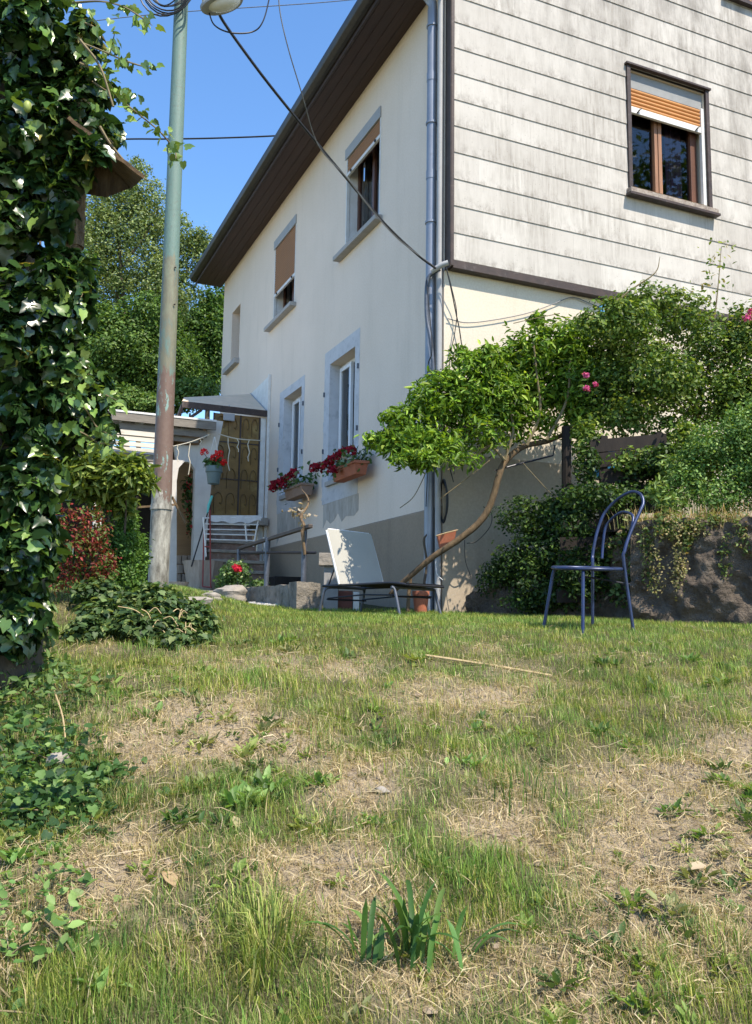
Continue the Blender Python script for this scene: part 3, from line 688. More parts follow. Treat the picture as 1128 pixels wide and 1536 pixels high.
def lower_window(a0, a1, b0, b1, o0, o1, ob, ot, label, seed):
    q = np.random.default_rng(seed); s = MB()
    # painted band round the opening with ragged worn edges, 5 mm proud
    def band(y0, y1, z0, z1, hole):
        n = 14; L = []
        for k in range(n+1): L.append((y1+.012*q.normal(), z0+(z1-z0)*k/n))
        L[0] = (y1, z0); L[-1] = (y1, z1)
        return L
    for (y0, y1, z0, z1) in ((o0, a0, ob, ot), (a1, o1, ob, ot), (a0, a1, b1, ot), (a0, a1, ob, b0)):
        s.box(-.006, 0, y0, y1, z0, z1)
    for k in range(16):   # chipped render spots along the outer edge
        z = ob+(ot-ob)*q.random(); 
        y = o1+.0*q.random(); w = .02+.03*q.random(); h = .04+.12*q.random(); s.box(-.0045, 0, y, y+w, z-h/2, z+h/2) if z < ob+1.2 else None
    win = s.build('window', M['surround'], house, True); win['label'] = label
    l = MB(); 
    for F in ([(0,a1-.003,b0),(REV,a1-.003,b0),(REV,a1-.003,b1),(0,a1-.003,b1)], [(0,a0+.003,b0),(REV,a0+.003,b0),(REV,a0+.003,b1),(0,a0+.003,b1)]): l.add(F, [(0,1,2,3)])
    l.build('reveal', M['surround'], win, True)
    f0 = sash('frame', win, .17, a0+.006, a1-.006, b0+.005, b1-.006, M['white_pvc'], t=.07, dep=.06)
    m0 = (a0+a1)/2-.03
    sash('sash', win, .12, m0, a1-.07, b0+.07, b1-.07, M['white_pvc'], t=.06, dep=.045)
    sash('sash', win, .14, a0+.07, m0-.01, b0+.07, b1-.07, M['white_pvc'], t=.06, dep=.04, rot=.13)
    room(win, a0, a1, b0, b1, u0=.42, cfrac=.8)
    sl_ = MB(); sl_.box(-.05, .17, a0-.02, a1+.02, b0-.07, b0+.001); sl_.build('sill', M['stone_sill'], win, True, bevel=.006)
    hk = MB()
    for z in (b0+.55, b1-.35):
        hk.box(-.03, -.006, o0+.015, o0+.03, z, z+.07); hk.box(-.03, -.006, o1-.03, o1-.015, z-.1, z-.03)
    each(hk, 'shutter_hinge', M['steel_post'], win, True)
lower_window(*LH[3], 2.42, 3.77, 1.62, 3.91, 'lower window nearest the corner with tilted white sash', 1)
lower_window(*LH[4], 4.69, 5.98, 1.72, 3.83, 'lower far window beside the porch with tilted white sash', 2)
# damp patches of bare render under the two lower sills
for (y0, y1, z0, z1) in ((2.38, 3.72, 1.2, 1.62), (4.7, 5.95, 1.19, 1.72)):
    pts = [(y0, z1), (y1, z1)]; n = 9
    for k in range(n+1): pts.append((y1-(y1-y0)*k/n, z0+.12*rng.random()+.14*abs(math.sin(k*1.3))))
    MB().prism([(-.003, a, b) for a, b in pts], (.003, 0, 0)).build('render_patch', M['patch'], house, True)
hk = MB(); hk.tube([(-.002, 2.06, 2.2), (-.05, 2.06, 2.2), (-.05, 2.06, 2.08)], .008, 6); hk.tube([(-.002, 2.0, 2.2), (-.05, 2.0, 2.2), (-.05, 2.0, 2.08)], .008, 6); each(hk, 'shutter_hook', M['steel_post'], house, True)

# ------- window on the cladded front
u0, u1, b0, b1 = RHOLE
tr = MB(); tr.box(u0-.01, u0+.045, PV-.035, PV+.1, b0, b1); tr.box(u1-.045, u1+.01, PV-.035, PV+.1, b0, b1)
tr.box(u0-.03, u1+.03, PV-.06, PV+.1, b1, b1+.028)
win = tr.build('window', M['brown_trim'], house, True, bevel=.003); win['label'] = 'brown framed window in the cladding with ochre roller shutter near the top'
x = MB(); x.box(u0+.045, u1-.046, PV+.035, PV+.09, b1-.25, b1-.002); x.build('shutter_box', mat('front_box_grey', (.27, .275, .27), (.22, .225, .22), 6, .6), win, True, bevel=.004)
x = MB(); x.box(u1-.10, u1-.047, PV+.005, PV+.05, b0+.02, b1-.251); x.box(u0+.047, u0+.065, PV+.005, PV+.05, b0+.02, b1-.251)
each(x, 'shutter_rail', M['white_metal'], win, True)
sh = MB(); z = b1-.51
for k in range(5):
    zz = z+k*.051
    prof = [(PV+.035, zz), (PV+.022, zz+.012), (PV+.018, zz+.025), (PV+.022, zz+.038), (PV+.034, zz+.047), (PV+.045, zz+.047), (PV+.045, zz)]
    sh.prism([(u0+.066, a, b) for a, b in prof], (u1-u0-.167, 0, 0))
sho = sh.build('shutter', M['shutter_orange'], win, True)
x = MB(); x.box(u0+.066, u1-.101, PV+.012, PV+.05, z-.085, z-.002); x.build('shutter_end_bar', M['white_metal'], sho, True, bevel=.004)
for uu in (u0+.17, u1-.2):
    x = MB(); x.tube([(uu, PV+.01, z-.08), (uu+.015, PV-.02, z-.05), (uu+.05, PV-.015, z-.02)], .009, 6, spl=3); each(x, 'shutter_stop', M['cable'], sho, True)
x = MB(); y0, y1 = PV+.12, PV+.18; m_ = (u0+u1)/2-.09
x.box(u0+.05, u0+.10, y0, y1, b0+.04, b1-.25); x.box(u1-.20, u1-.10, y0-.01, y1, b0+.04, b1-.25)
x.box(u0+.1, u1-.2, y0+.002, y1, b0+.04, b0+.10); x.box(u0+.1, u1-.2, y0+.002, y1, b1-.45, b1-.25)
fr = x.build('frame', M['wood_frame'], win, True, bevel=.004)
x = MB(); x.box(m_-.055, m_-.004, y0-.02, y1-.01, b0+.1, b1-.45); x.box(m_+.004, m_+.06, y0-.025, y1-.01, b0+.1, b1-.45); x.build('mullion', M['wood_light'], fr, True, bevel=.005)
x = MB(); yy = (y0+y1)/2
x.add([(u0+.1, yy, b0+.1), (m_-.055, yy, b0+.1), (m_-.055, yy, b1-.45), (u0+.1, yy, b1-.45)], [(0,1,2,3)]); x.add([(m_+.06, yy, b0+.1), (u1-.2, yy, b0+.1), (u1-.2, yy, b1-.45), (m_+.06, yy, b1-.45)], [(0,1,2,3)])
each(x, 'pane', M['glass'], fr, True)
x = MB(); V = []; n = 20
for k in range(n+1):
    t = m_+.25+(u1-.22-m_-.25)*k/n; V += [(t, yy+.1+.02*math.sin(k*1.7), b0+.06), (t, yy+.1+.02*math.sin(k*1.7), b1-.3)]
x.add(V, [(2*k, 2*k+2, 2*k+3, 2*k+1) for k in range(n)]); x.build('curtain', M['purple'], win, True, True)
x = MB(); a, b, c, d = u0-.1, u1+.1, b0-.1, b1+.1
x.add([(a,.17,c),(b,.17,c),(b,.17,d),(a,.17,d),(a,1.2,c),(b,1.2,c),(b,1.2,d),(a,1.2,d)], [(4,5,6,7),(0,1,5,4),(1,2,6,5),(2,3,7,6),(3,0,4,7)]); x.build('room_backing', M['interior'], win, True)
x = MB(); x.box(u0-.04, u1+.045, PV-.10, PV+.12, b0-.06, b0-.002, lambda p, q, r: (p, q, r-(.03 if q < PV-.05 else 0))); si = x.build('sill', mat('lichen_grey_sill', (.36, .31, .26), (.16, .12, .10), 22, .9, bmp=.9, dirt=(.5, .46, .4), dirt_scale=30), win, True, bevel=.004)
x = MB(); x.box(u0-.06, u1+.06, PV-.115, PV-.02, b0-.125, b0-.095); x.build('drip_strip', M['brown_trim'], si, True)
# second front window at the top right
u0, u1, b0, b1 = RH[1]; x = MB(); x.box(u0-.05, u0, PV-.035, PV+.1, b0, b1); x.box(u1, u1+.05, PV-.035, PV+.1, b0, b1); x.box(u0-.1, u1+.1, PV-.08, PV+.1, b0-.05, b0-.001); x.box(u0-.05, u1+.05, PV-.04, PV+.1, b1, b1+.04)
win = x.build('window', M['brown_trim'], house, True); win['label'] = 'attic window whose brown sill shows at the top edge'
x = MB(); 
for a in (u0+.01, (u0+u1)/2-.06, u1-.09): x.box(a, a+.08, PV+.08, PV+.14, b0, b1)
fr = x.build('frame', M['wood_light'], win, True)
x = MB(); x.add([(u0, PV+.11, b0), (u1, PV+.11, b0), (u1, PV+.11, b1), (u0, PV+.11, b1)], [(0,1,2,3)]); each(x, 'pane', M['glass'], fr, True)
x = MB(); x.add([(u0,.3,b0),(u1,.3,b0),(u1,.3,b1),(u0,.3,b1)], [(0,1,2,3)]); x.build('room_backing', M['curtain'], win, True)

def ctube(name, P, r, m_, label=None, cat=None, parent=None, n=6, spl=8, smooth=True):
    o = MB().tube(P, r, n, spl=spl).build(name, m_, parent, smooth=smooth)
    if label: tag(o, label, cat)
    return o
def HL(px, py, off): v, w = onL(px, py, off); return H(-off, v, w)      # point hanging off the side wall
def HR(px, py, off): u, w = onR(px, py, off); return H(u, -off, w)
# ================================================================== CABLES AND POLE
pb, pt = at(237, 885, 7.), at(272, 0, 7.)
pdir = (pt-pb)/(pt[2]-pb[2]); zb = G(pb[0], pb[1])-.1
pbase = pb+pdir*(zb-pb[2]); ptop = pb+pdir*(7.9-pb[2])
pole = empty('utility_pole', pbase, 'tall round utility pole with peeling green paint, rusty middle and crusted pale foot', 'utility pole')
o = MB().tube([pbase+(ptop-pbase)*t for t in (0, .13, .25, .5, .75, 1)], [.080, .079, .071, .064, .059, .056], 28).build('shaft', M['pole'], pole, smooth=True)
MB().tube([pb+pdir*(at(243, 765, 7)[2]-pb[2]), pb+pdir*(at(243, 757, 7)[2]-pb[2])], [.087, .082], 28).build('collar', M['pole'], pole)
MB().tube([pb+pdir*(at(243, 742, 7)[2]-pb[2]), pb+pdir*(at(243, 738, 7)[2]-pb[2])], .0775, 28).build('band', M['gutter'], pole)
c = MB()
for k in range(9):
    z = at(250, 350+k*55, 7)[2]; p = pb+pdir*(z-pb[2])+W8([.058*math.cos(-1.2+k*.7), .058*math.sin(-1.2-k*.3), 0]); c.blob(p, .008, 6)
each(c, 'bolt', M['gutter'], pole)
px_ = pb+pdir*(at(273, -40, 7)[2]-pb[2])
MB().beam(px_+W8([-.35, -.1, 0]), px_+W8([.75, -.1, 0]), .07, .07).build('crossarm', M['steel_post'], pole, bevel=.004)
# coil of spare cable on the pole
cc_ = MB(); top0 = pb+pdir*(at(272, 0, 7)[2]-pb[2])
for k in range(7):
    P = []; rx, rz = .11+.022*k, .13+.02*k+.02*rng.random(); cx = -.06+.01*rng.normal()
    for t in np.linspace(0, 2*math.pi, 26): P.append(top0+W8([cx+rx*math.cos(t)-.03, -.09-.008*k+.02*math.sin(2*t+k), .02+rz*math.sin(t)+.0]))
    cc_.tube(P, .0062, 6)
tag(cc_.build('cable_coil', M['cable'], smooth=True), 'coil of spare black cable hung round the pole top', 'cable coil')
# street lamp head
lc = at(331, 4, 6.9); lamp = empty('street_lamp', lc, 'cream oval street lamp head with glass bowl at the top edge beside the pole', 'street lamp')
l = MB(); 
def oval(mb, c, rx, ry, prof, tilt=.30, n=28):
    V = []
    for s, z in prof:
        for k in range(n):
            t = 2*math.pi*k/n; x, y = rx*s*math.cos(t), ry*s*math.sin(t); V.append((c[0]+x*math.cos(tilt)-z*math.sin(tilt), c[1]+y, c[2]+x*math.sin(tilt)+z*math.cos(tilt)))
    m = len(prof); mb.add(V, [(i*n+k, i*n+(k+1) % n, (i+1)*n+(k+1) % n, (i+1)*n+k) for i in range(m-1) for k in range(n)]+[tuple(range(n))[::-1], tuple(range((m-1)*n, m*n))])
oval(l, lc+W8([.02, 0, .03]), .18, .11, [(.9, -.03), (1, -.02), (1.0, .02), (.94, .06), (.75, .1), (.4, .125)]); l.build('housing', M['lamp_cream'], lamp, smooth=True)
l = MB(); oval(l, lc+W8([.02, 0, .03]), .15, .09, [(.3, -.085), (.7, -.075), (.92, -.05), (1, -.028)]); l.build('bowl', mat('milky_lamp_glass', (.75, .76, .74), (.7, .7, .68), 3, .15, bmp=0), lamp, smooth=True)
l = MB(); oval(l, lc+W8([.01, 0, -.012]), .185, .115, [(.97, -.012), (1, 0.), (1, .014), (.97, .018)]); l.build('rim', M['box_grey'], lamp, smooth=True)
l = MB(); l.tube([lc+W8([.10, 0, .12]), lc+W8([.0, 0, .35]), lc+W8([-.2, -.02, .5])], .022, 8, spl=4); l.build('arm', M['steel_post'], lamp, smooth=True)
cend = H(-.14, -.06, 3.80)
Pc = [at(300, -40, 7.0), at(325, 10, 7.05), at(336, 34, 7.15), at(384, 101, 7.45), at(427, 156, 7.8), at(470, 208, 8.15), at(515, 262, 8.55), at(575, 333, 9.0), at(625, 381, 9.25), cend]
ctube('power_cable', Pc, .0135, M['cable'], 'thick black cable running from the street lamp down to the house corner', 'cable')
ctube('power_cable', [at(417, -30, 7.3), at(420, 18, 7.35), at(433, 75, 7.5), at(455, 148, 7.8), at(468, 195, 8.05), at(480, 222, 8.2), at(500, 246, 8.38), at(521, 268, 8.56), at(560, 318, 8.86), at(600, 361, 9.1), cend+W8([0,0,.01])], .006, M['cable_grey'], 'thin grey cable twisting down onto the thick one', 'cable')
ctube('power_cable', [at(306, -5, 7.0), at(313, 17, 6.95), at(322, 38, 6.98), at(346, 49, 7.0), at(378, 48, 7.1), at(394, 33, 7.1), at(404, -3, 7.2), at(410, -40, 7.2)], .0065, M['cable'], 'loose black cable loop hanging under the street lamp', 'cable')
ctube('power_cable', [at(60, 216, 22), at(180, 209, 22), at(250, 208.5, 22), at(330, 207, 22), at(425, 203, 22), at(520, 195, 22)], .021, M['cable'], 'level black cable crossing the sky behind the roof edge', 'cable')
ctube('power_cable', [at(100, 36, 24), at(225, 22, 24), at(300, 16, 24), at(480, 4, 24), at(600, -8, 24)], .012, M['cable_grey'], 'faint thin wire crossing the sky at the top', 'cable')
# cables hanging at the corner and along the front wall
c0 = H(-.05, -.14, 3.80)
for P, r, lb in (([c0, HR(678, 440, .12), HR(684, 470, .08), HR(690, 500, .06), HR(697, 560, .05), HR(700, 640, .05)], .007, 'black cable dropping from the corner inlet to the right'),
              ([c0, HR(677, 430, .1), HR(685, 468, .06), HR(682, 500, .05), HR(674, 545, .05), HR(672, 640, .05)], .0055, 'black cable dropping beside the cream wall corner'),
              ([H(-.19, .06, 3.7), HL(648, 520, .18), HL(641, 560, .16), HL(641, 700, .16), HL(639, 760, .15)], .006, 'thin cable running down along the grey downpipe')):
    ctube('hanging_cable', P, r, M['cable'], lb, 'cable')
ctube('wall_cable', [HR(672, 478, .03), HR(700, 484, .03), HR(740, 480, .03), HR(790, 470, .03), HR(830, 456, .03), HR(858, 446, .03), HR(885, 455, .03), HR(912, 466, .03)], .0055, M['cable_grey'], 'thin grey cable swagged across the cream wall under the cladding', 'cable')
coil = MB()
for k in range(6):
    P = []; 
    for t in np.linspace(0, 2*math.pi, 28): P.append(H(-.02+.008*k, .0+.075*math.cos(t)-.045+.01*k, 1.22+(.235-.014*k)*math.sin(t)))
    coil.tube(P, .009, 6)
o = tag(coil.build('hose_coil', M['cable'], smooth=True), 'black hose coil hanging on the house corner behind the downpipe', 'hose')
wc = MB(); wc.tube([H(-.05, .0, 2.2), H(-.02, -.12, 1.9), H(.0, -.14, 1.6), H(.06, -.12, 1.42)], .006, 6, spl=5); wc.tube([H(-.04, -.05, 2.3), H(.06, -.12, 1.9), H(.05, -.15, 1.5)], .005, 6, spl=5); tag(wc.build('hanging_cable', M['cable'], smooth=True), 'dark cable ends tangled above the hose coil', 'cable')
# ================================================================== PORCH AND VERANDA
def onV(px, py, v):      # point on the upright plane at distance v along the side wall -> (u, w)
    r = ray(px, py); t = ((CORNER+DL*v-EYE)@DL)/(r@DL); p = EYE+r*t-CORNER; return p@DR, p[2]
def HV(px, py, v): u, w = onV(px, py, v); return H(u, v, w)
M['amber'] = mat('amber_wired_glass', (.31, .185, .05), (.14, .085, .03), 1.6, .22, bmp=.1, bscale=60, spec=.5, dirt=(.36, .27, .10), dirt_scale=1.3, dirt_stops=(.5, .7))
M['porch_roof'] = mat('dusty_polycarbonate', (.76, .60, .44), (.62, .50, .37), 6, .95, spec=.02)
porch = empty('entrance_porch', CORNER, 'small glazed entrance porch with amber panel, sloping dusty canopy and steps', 'porch', rot=AZ)
V0, V1 = 6.66, 7.75; WL = onL(401.5, 619)[1]; WH = onL(380, 590)[1]
ul = onV(273, 602, V0)[0]; uh = onV(273, 596, V1)[0]; UO = (ul+uh)/2
hl = onV(273, 602, V0-.06); hh_ = onV(276, 596, V1)
WLo, WHo = hl[1], hh_[1]; UO = hl[0]
x = MB(); x.hexa([(UO, V0-.06, WLo-.02), (-.004, V0-.06, WL-.02), (-.004, V1, WH-.02), (hh_[0], V1, WHo-.02)], [(UO, V0-.06, WLo), (-.004, V0-.06, WL), (-.004, V1, WH), (hh_[0], V1, WHo)])
rf = x.build('canopy', M['porch_roof'], porch, True)
x = MB()
for t in (.02, .45):
    x.beam((UO*t-.02, V0-.05, WL+(WLo-WL)*t+.008), (hh_[0]*t-.02, V1, WH+(WHo-WH)*t+.008), .02, .012)
each(x, 'glazing_bar', M['box_grey'], rf, True)
MB().beam((UO, V0-.076, WLo-.055), (-.003, V0-.076, WL-.055), .03, .11).build('fascia_board', M['brown_trim'], porch, True)
MB().beam((UO+.02, V0+.0, WL-.06), (UO+.1, V1+.3, WL-.35), .05, .06).build('rafter', M['brown_trim'], porch, True)
MB().beam((UO+.05, V0-.02, WL-.35), (UO+.35, V0-.02, WL-.1), .05, .05).build('brace', M['brown_trim'], porch, True)
x = MB(); x.prism([(-.035, V0-.08, WL-.02), (-.035, V1, WH+.0), (-.035, V0-.08, WH+.05)], (.03, 0, 0)); x.build('side_panel', M['white_metal'], porch, True)
x = MB(); x.box(-.05, -.004, V0-.115, V0-.085, .95, WH+.07); x.box(-.14, -.05, V0-.03, V0+.02, .95, WL-.13); x.build('white_post', M['white_metal'], porch, True)
ua = onV(317, 700, V0)[0]; wt = WL-.12; wb = onV(350, 776, V0)[1]; ub = -.15
x = MB(); x.add([(ua, V0, wb), (ub, V0, wb), (ub, V0, wt), (ua, V0, wt)], [(0, 1, 2, 3)]); pn = x.build('amber_pane', M['amber'], porch, True)
x = MB(); um = onV(358.5, 700, V0)[0]
for a in (ua, um-.01, ub-.02): x.box(a, a+.025, V0-.015, V0-.001, wb, wt)
for z in (wb, wb+(wt-wb)*.36, wb+(wt-wb)*.72): x.box(ua+.025, ub-.02, V0-.013, V0-.002, z, z+.02)
x.build('pane_bars', M['brown_trim'], pn, True)
x = MB()
for (a, b) in ((ua, um), (um, ub)):
    for sg in (-1, 1):
        c = (a+b)/2+sg*(b-a)*.22
        for (z0, z1) in ((wb+.05, wb+.42), (wb+.5, wb+.85), (wb+.95, wb+1.25), (wt-.38, wt-.05)):
            r = (b-a)*.15; P = [(c-r, V0-.02, z0), (c-r, V0-.02, z1-.1), (c-r*.5, V0-.02, z1-.02), (c, V0-.02, z1), (c+r*.6, V0-.02, z1-.03), (c+r, V0-.02, z1-.12), (c+r*.8, V0-.02, z1-.2), (c+r*.3, V0-.02, z1-.18)]
            x.tube(P, .007, 5, spl=4)
x.build('scroll_grille', mat('ornamental_iron', (.14, .085, .028), (.10, .06, .02), 5, .6, bmp=0), pn, True)
x = MB(); x.box(ua-.6, 0, V1+.25, V1+.3, wb-.2, wt+.1); x.build('inner_wall', M['ochre'], porch, True)
x = MB(); x.box(-.85, -.04, V0+.0-.3, V1+.3, wb-.14, wb-.01); x.build('landing', M['stone'], porch, True)
ulL, _ = onV(335, 624, V0-.1); x = MB(); x.box(ulL, ulL+.2, V0-.12, V0-.09, WL-.26, WL-.13); o = x.build('vent_box', M['box_grey'], porch, True, bevel=.01)
# steps
u_l = onV(318, 850, 5.4)[0]; u_r = onV(394, 830, 5.4)[0]; nst = 6
brick = mat('worn_brick_step', (.26, .17, .13), (.13, .09, .07), 8, .9, bmp=.8, dirt=(.35, .32, .28), dirt_scale=9)
w0 = onV(350, 872, 5.1)[1]
for k in range(nst):
    a, b = 5.05+k*.24, 5.05+(k+1)*.24 if k < nst-1 else V0-.31; z = w0+(wb-.14-w0)*(k+1)/nst
    st = MB(); st.box(u_l, u_r, a+.03, b+.03, w0-.3, z-.05); o = st.build('step', brick, porch, True, bevel=.01)
    st = MB(); st.box(u_l-.02, u_r+.02, a, b+.05, z-.049, z); st.build('tread', M['stone'], o, True, bevel=.008)

# white wire bed-end used as a rail in front of the steps
vr = 4.7; P = lambda px, py: HV(px, py, vr)
rail = empty('wire_railing', P(350, 835), 'low white wire railing with a pale cloth over it, in front of the steps', 'railing')
x = MB()
for (a, b) in (((306, 777), (393, 777)), ((307, 786), (388, 787)), ((307, 794), (386, 795)), ((308, 801), (384, 803)), ((309, 809), (382, 811))): x.tube([P(*a), P(*b)], .011, 6)
x.build('wire', M['white_metal'], rail, smooth=True)
x = MB()
for (a, b) in (((305, 776), (309, 835)), ((367, 777), (370, 812)), ((388, 777), (380, 820)), ((395, 806), (398, 822))): x.tube([P(*a), P(*b)], .013, 6)
each(x, 'upright', M['white_metal'], rail, smooth=True)
x = MB(); n = 24; V = []
for k in range(n+1):
    t = k/n; q = P(315+t*76, 775); b = P(315+t*76, 781+3.5*math.sin(t*3.1)+1.5*math.sin(t*19)); V += [q+DL*.22+W8([0, 0, .035*math.sin(t*9)]), q+W8([0, 0, .02]), b-DL*(.03+.01*math.sin(t*23))]
x.add(V, [(3*k+j, 3*k+3+j, 3*k+4+j, 3*k+1+j) for k in range(n) for j in (0, 1)]); x.build('cloth', mat('grey_white_cloth', (.62, .6, .57), (.5, .48, .45), 10, .9), rail, smooth=True)

# veranda left of the porch
VV = 5.6
ver = empty('veranda', H(-2.2, VV, .4), 'lean-to veranda with pale slatted roof edges and arched white posts beside the porch', 'veranda')
def vbox(px0, px1, pyt, pyb, v, th): 
    """box whose front stands on plane v; its sides follow the house axes"""
    u0, wt_ = onV(px0, pyt, v); u1, _ = onV(px1, pyt, v); wb_ = onV(px0, pyb, v)[1]
    return [H(a, b, c) for c in (wb_, wt_) for (a, b) in ((u0, v), (u1, v), (u1, v+th), (u0, v+th))]
def vb(mb, *a): q = vbox(*a); mb.hexa(q[:4], q[4:]); return mb
cream = mat('cream_painted_board', (.60, .55, .46), (.48, .43, .35), 5, .7, stretch=(1, 1, 6), dirt=(.3, .26, .2), dirt_scale=5, dirt_stops=(.55, .8))
greyb = mat('weathered_grey_board', (.24, .215, .18), (.15, .13, .11), 6, .85, stretch=(1, 1, 6))
x = MB(); u0 = onV(60, 610, VV-.3)[0]; u1, wtop = onV(325, 630, VV-.3)
x.hexa([H(u0, VV-.3, wtop-.03), H(u1, VV-.3, wtop-.03), H(u1, VV+2.4, wtop+.32), H(u0, VV+2.4, wtop+.32)], [H(u0, VV-.3, wtop), H(u1, VV-.3, wtop), H(u1, VV+2.4, wtop+.35), H(u0, VV+2.4, wtop+.35)])
vr_ = x.build('roof', M['white_metal'], ver)
x = MB()
for k, (dv, h0, h1) in enumerate(((-.29, -.16, -.032), (-.2, -.28, -.17), (-.12, -.36, -.29))): x.hexa([H(u0, VV+dv, wtop+h0), H(u1-.12*k, VV+dv, wtop+h0), H(u1-.12*k, VV+dv+.04, wtop+h0), H(u0, VV+dv+.04, wtop+h0)], [H(u0, VV+dv, wtop+h1), H(u1-.12*k, VV+dv, wtop+h1), H(u1-.12*k, VV+dv+.04, wtop+h1), H(u0, VV+dv+.04, wtop+h1)])
each(x, 'fascia_board', greyb, vr_)
x = MB()
for k in range(7): 
    a = u0+.3+(u1-u0-.5)*k/6; x.beam(H(a, VV-.1, wtop-.1), H(a, VV+2.3, wtop+.22), .06, .1)
each(x, 'rafter', greyb, vr_)
# lower sunlit slatted awning
x = MB(); v2 = VV-1.1
for k, (pt_, pb_) in enumerate(((650, 657), (659, 665), (667, 673), (675, 680))):
    u0a, wa = onV(60, pt_-8, v2-.12*k); u1a, _ = onV(243, pt_, v2-.12*k); wa = onV(243, pt_, v2-.12*k)[1]; wbb = onV(243, pb_, v2-.12*k)[1]
    x.hexa([H(u0a, v2-.12*k, wbb), H(u1a, v2-.12*k, wbb), H(u1a, v2-.12*k+.14, wbb+.02), H(u0a, v2-.12*k+.14, wbb+.02)], [H(u0a, v2-.12*k, wa), H(u1a, v2-.12*k, wa), H(u1a, v2-.12*k+.14, wa+.02), H(u0a, v2-.12*k+.14, wa+.02)])
each(x, 'awning_slat', cream, ver)
x = MB(); ua1, wa1 = onV(243, 683, v2-.3); ua0 = onV(60, 675, v2-.3)[0]
x.hexa([H(ua0, v2-.3, wa1-.1), H(ua1, v2-.3, wa1-.1), H(ua1, v2-.22, wa1-.1), H(ua0, v2-.22, wa1-.1)], [H(ua0, v2-.3, wa1), H(ua1, v2-.3, wa1), H(ua1, v2-.22, wa1), H(ua0, v2-.22, wa1)]); x.build('awning_beam', greyb, ver)
# posts with arched braces
whitep = mat('white_post_paint', (.60, .57, .52), (.5, .47, .43), 4, .7)
def vpost(pts, v, th): 
    P = [HV(a, b, v) for a, b in pts]; return MB().prism(P, DL*th).build('post', whitep, ver)
vpost([(289, 858), (306, 858), (318, 712), (335, 632), (318, 630), (300, 668), (293, 700)], VV, .16)
vpost([(250, 885), (265, 885), (265, 720), (266, 690), (250, 690)], VV, .16)
x = MB(); P = [HV(a, b, VV+.02) for a, b in ((293, 705), (286, 694), (277, 692), (268, 702), (265, 722), (265, 690), (262, 668), (300, 668), (297, 690))]; x.prism(P, DL*.12); x.build('arch_brace', whitep, ver)
x = MB(); P = [HV(a, b, VV+.02) for a, b in ((250, 735), (240, 712), (222, 698), (200, 693), (178, 698), (160, 712), (150, 740), (140, 740), (140, 672), (250, 680))]; x.prism(P, DL*.12); x.build('arch_brace', whitep, ver)
vpost([(140, 890), (152, 890), (152, 700), (140, 700)], VV, .14)
x = MB(); vb(x, 258, 320, 690, 890, VV+1.0, .06); x.build('tan_wall', M['ochre'], ver)
x = MB(); vb(x, 60, 262, 660, 890, VV+1.9, .06); x.build('dark_backing_wall', M['dark_wood'], ver)  # near-black backing; the shade of the open veranda is put into its colour
x = MB()
for k in range(3):
    for j in range(3):
        vb(x, 264+j*9.2+(k % 2)*3, 272+j*9.2+(k % 2)*3, 833+k*14, 846+k*14, VV+.8, .1)
each(x, 'stone_block', M['tile'], ver, bevel=.01)
x = MB(); vb(x, 306, 318, 740, 850, VV+.3, .05); x.build('door_board', M['door_red'], ver)
# trestle under the veranda
x = MB(); 
for a, b in (((206, 745), (202, 795)), ((205, 761), (262, 757)), ((258, 745), (278, 785))): x.beam(HV(*a, VV-.4), HV(*b, VV-.4), .045, .03)
tag(x.build('trestle', M['old_wood']), 'bleached wooden trestle bars standing under the veranda behind the pole', 'trestle')

# planter, bowl, broom, frame
def potted(name, c, r, h, taper, m_, label, cat, group=None, n=24):
    e = empty(name, c, label, cat, group); MB().lathe(c, [(r*taper, 0), (r*.98, h*.82), (r*1.06, h*.83), (r*1.06, h), (r*.93, h), (r*.92, h*.86)], n).build('pot', m_, e, smooth=True); return e
pc = at(303, 884, 13.6); pc[2] = G(pc[0], pc[1])-.02; s_px = 13.6/FPX; hh = at(300, 842, 13.6)[2]-pc[2]
x = MB(); n = 16; V = []
for z, r in ((0, .22), (hh*.9, .30), (hh, .31), (hh, .27), (hh-.05, .26)):
    for k in range(n): 
        t = 2*math.pi*k/n; q = .92 if k % 2 else 1.; V.append(pc+W8([r*q*math.cos(t), r*q*math.sin(t), z]))
x.add(V, [(i*n+k, i*n+(k+1) % n, (i+1)*n+(k+1) % n, (i+1)*n+k) for i in range(4) for k in range(n)]+[tuple(range(4*n, 5*n))])
tag(x.build('stone_planter', M['tile']), 'fluted pale stone planter at the foot of the white post', 'planter')
bc = at(268, 882, 12.8); bc[2] = G(bc[0], bc[1]); tag(MB().lathe(bc, [(.05, 0), (.1, .05), (.13, .13), (.14, .16), (.12, .16), (.09, .07)], 20).build('bowl', M['stone'], smooth=True), 'small grey stone bowl between the pole and the fluted planter', 'bowl')
br = empty('broom', at(290, 850, 13.3), 'broom with dark handle and turquoise end leaning against the white post', 'broom')
MB().tube([at(287, 850, 13.3), at(312, 768, 13.35)], .011, 8).build('handle', M['cable'], br)
MB().tube([at(311, 770, 13.35), at(313, 758, 13.35), at(318, 744, 13.4)], [.012, .022, .02], 8).build('grip', M['teal'], br, smooth=True)
x = MB()
for a, b in (((315, 765), (316, 880)), ((306, 790), (304, 880)), ((304, 880), (318, 881)), ((307, 820), (316, 820))): x.tube([at(*a, 13.2), at(*b, 13.2)], .011, 6)
tag(x.build('red_frame', M['red_paint']), 'thin dull red metal frame standing before the steps', 'metal frame')
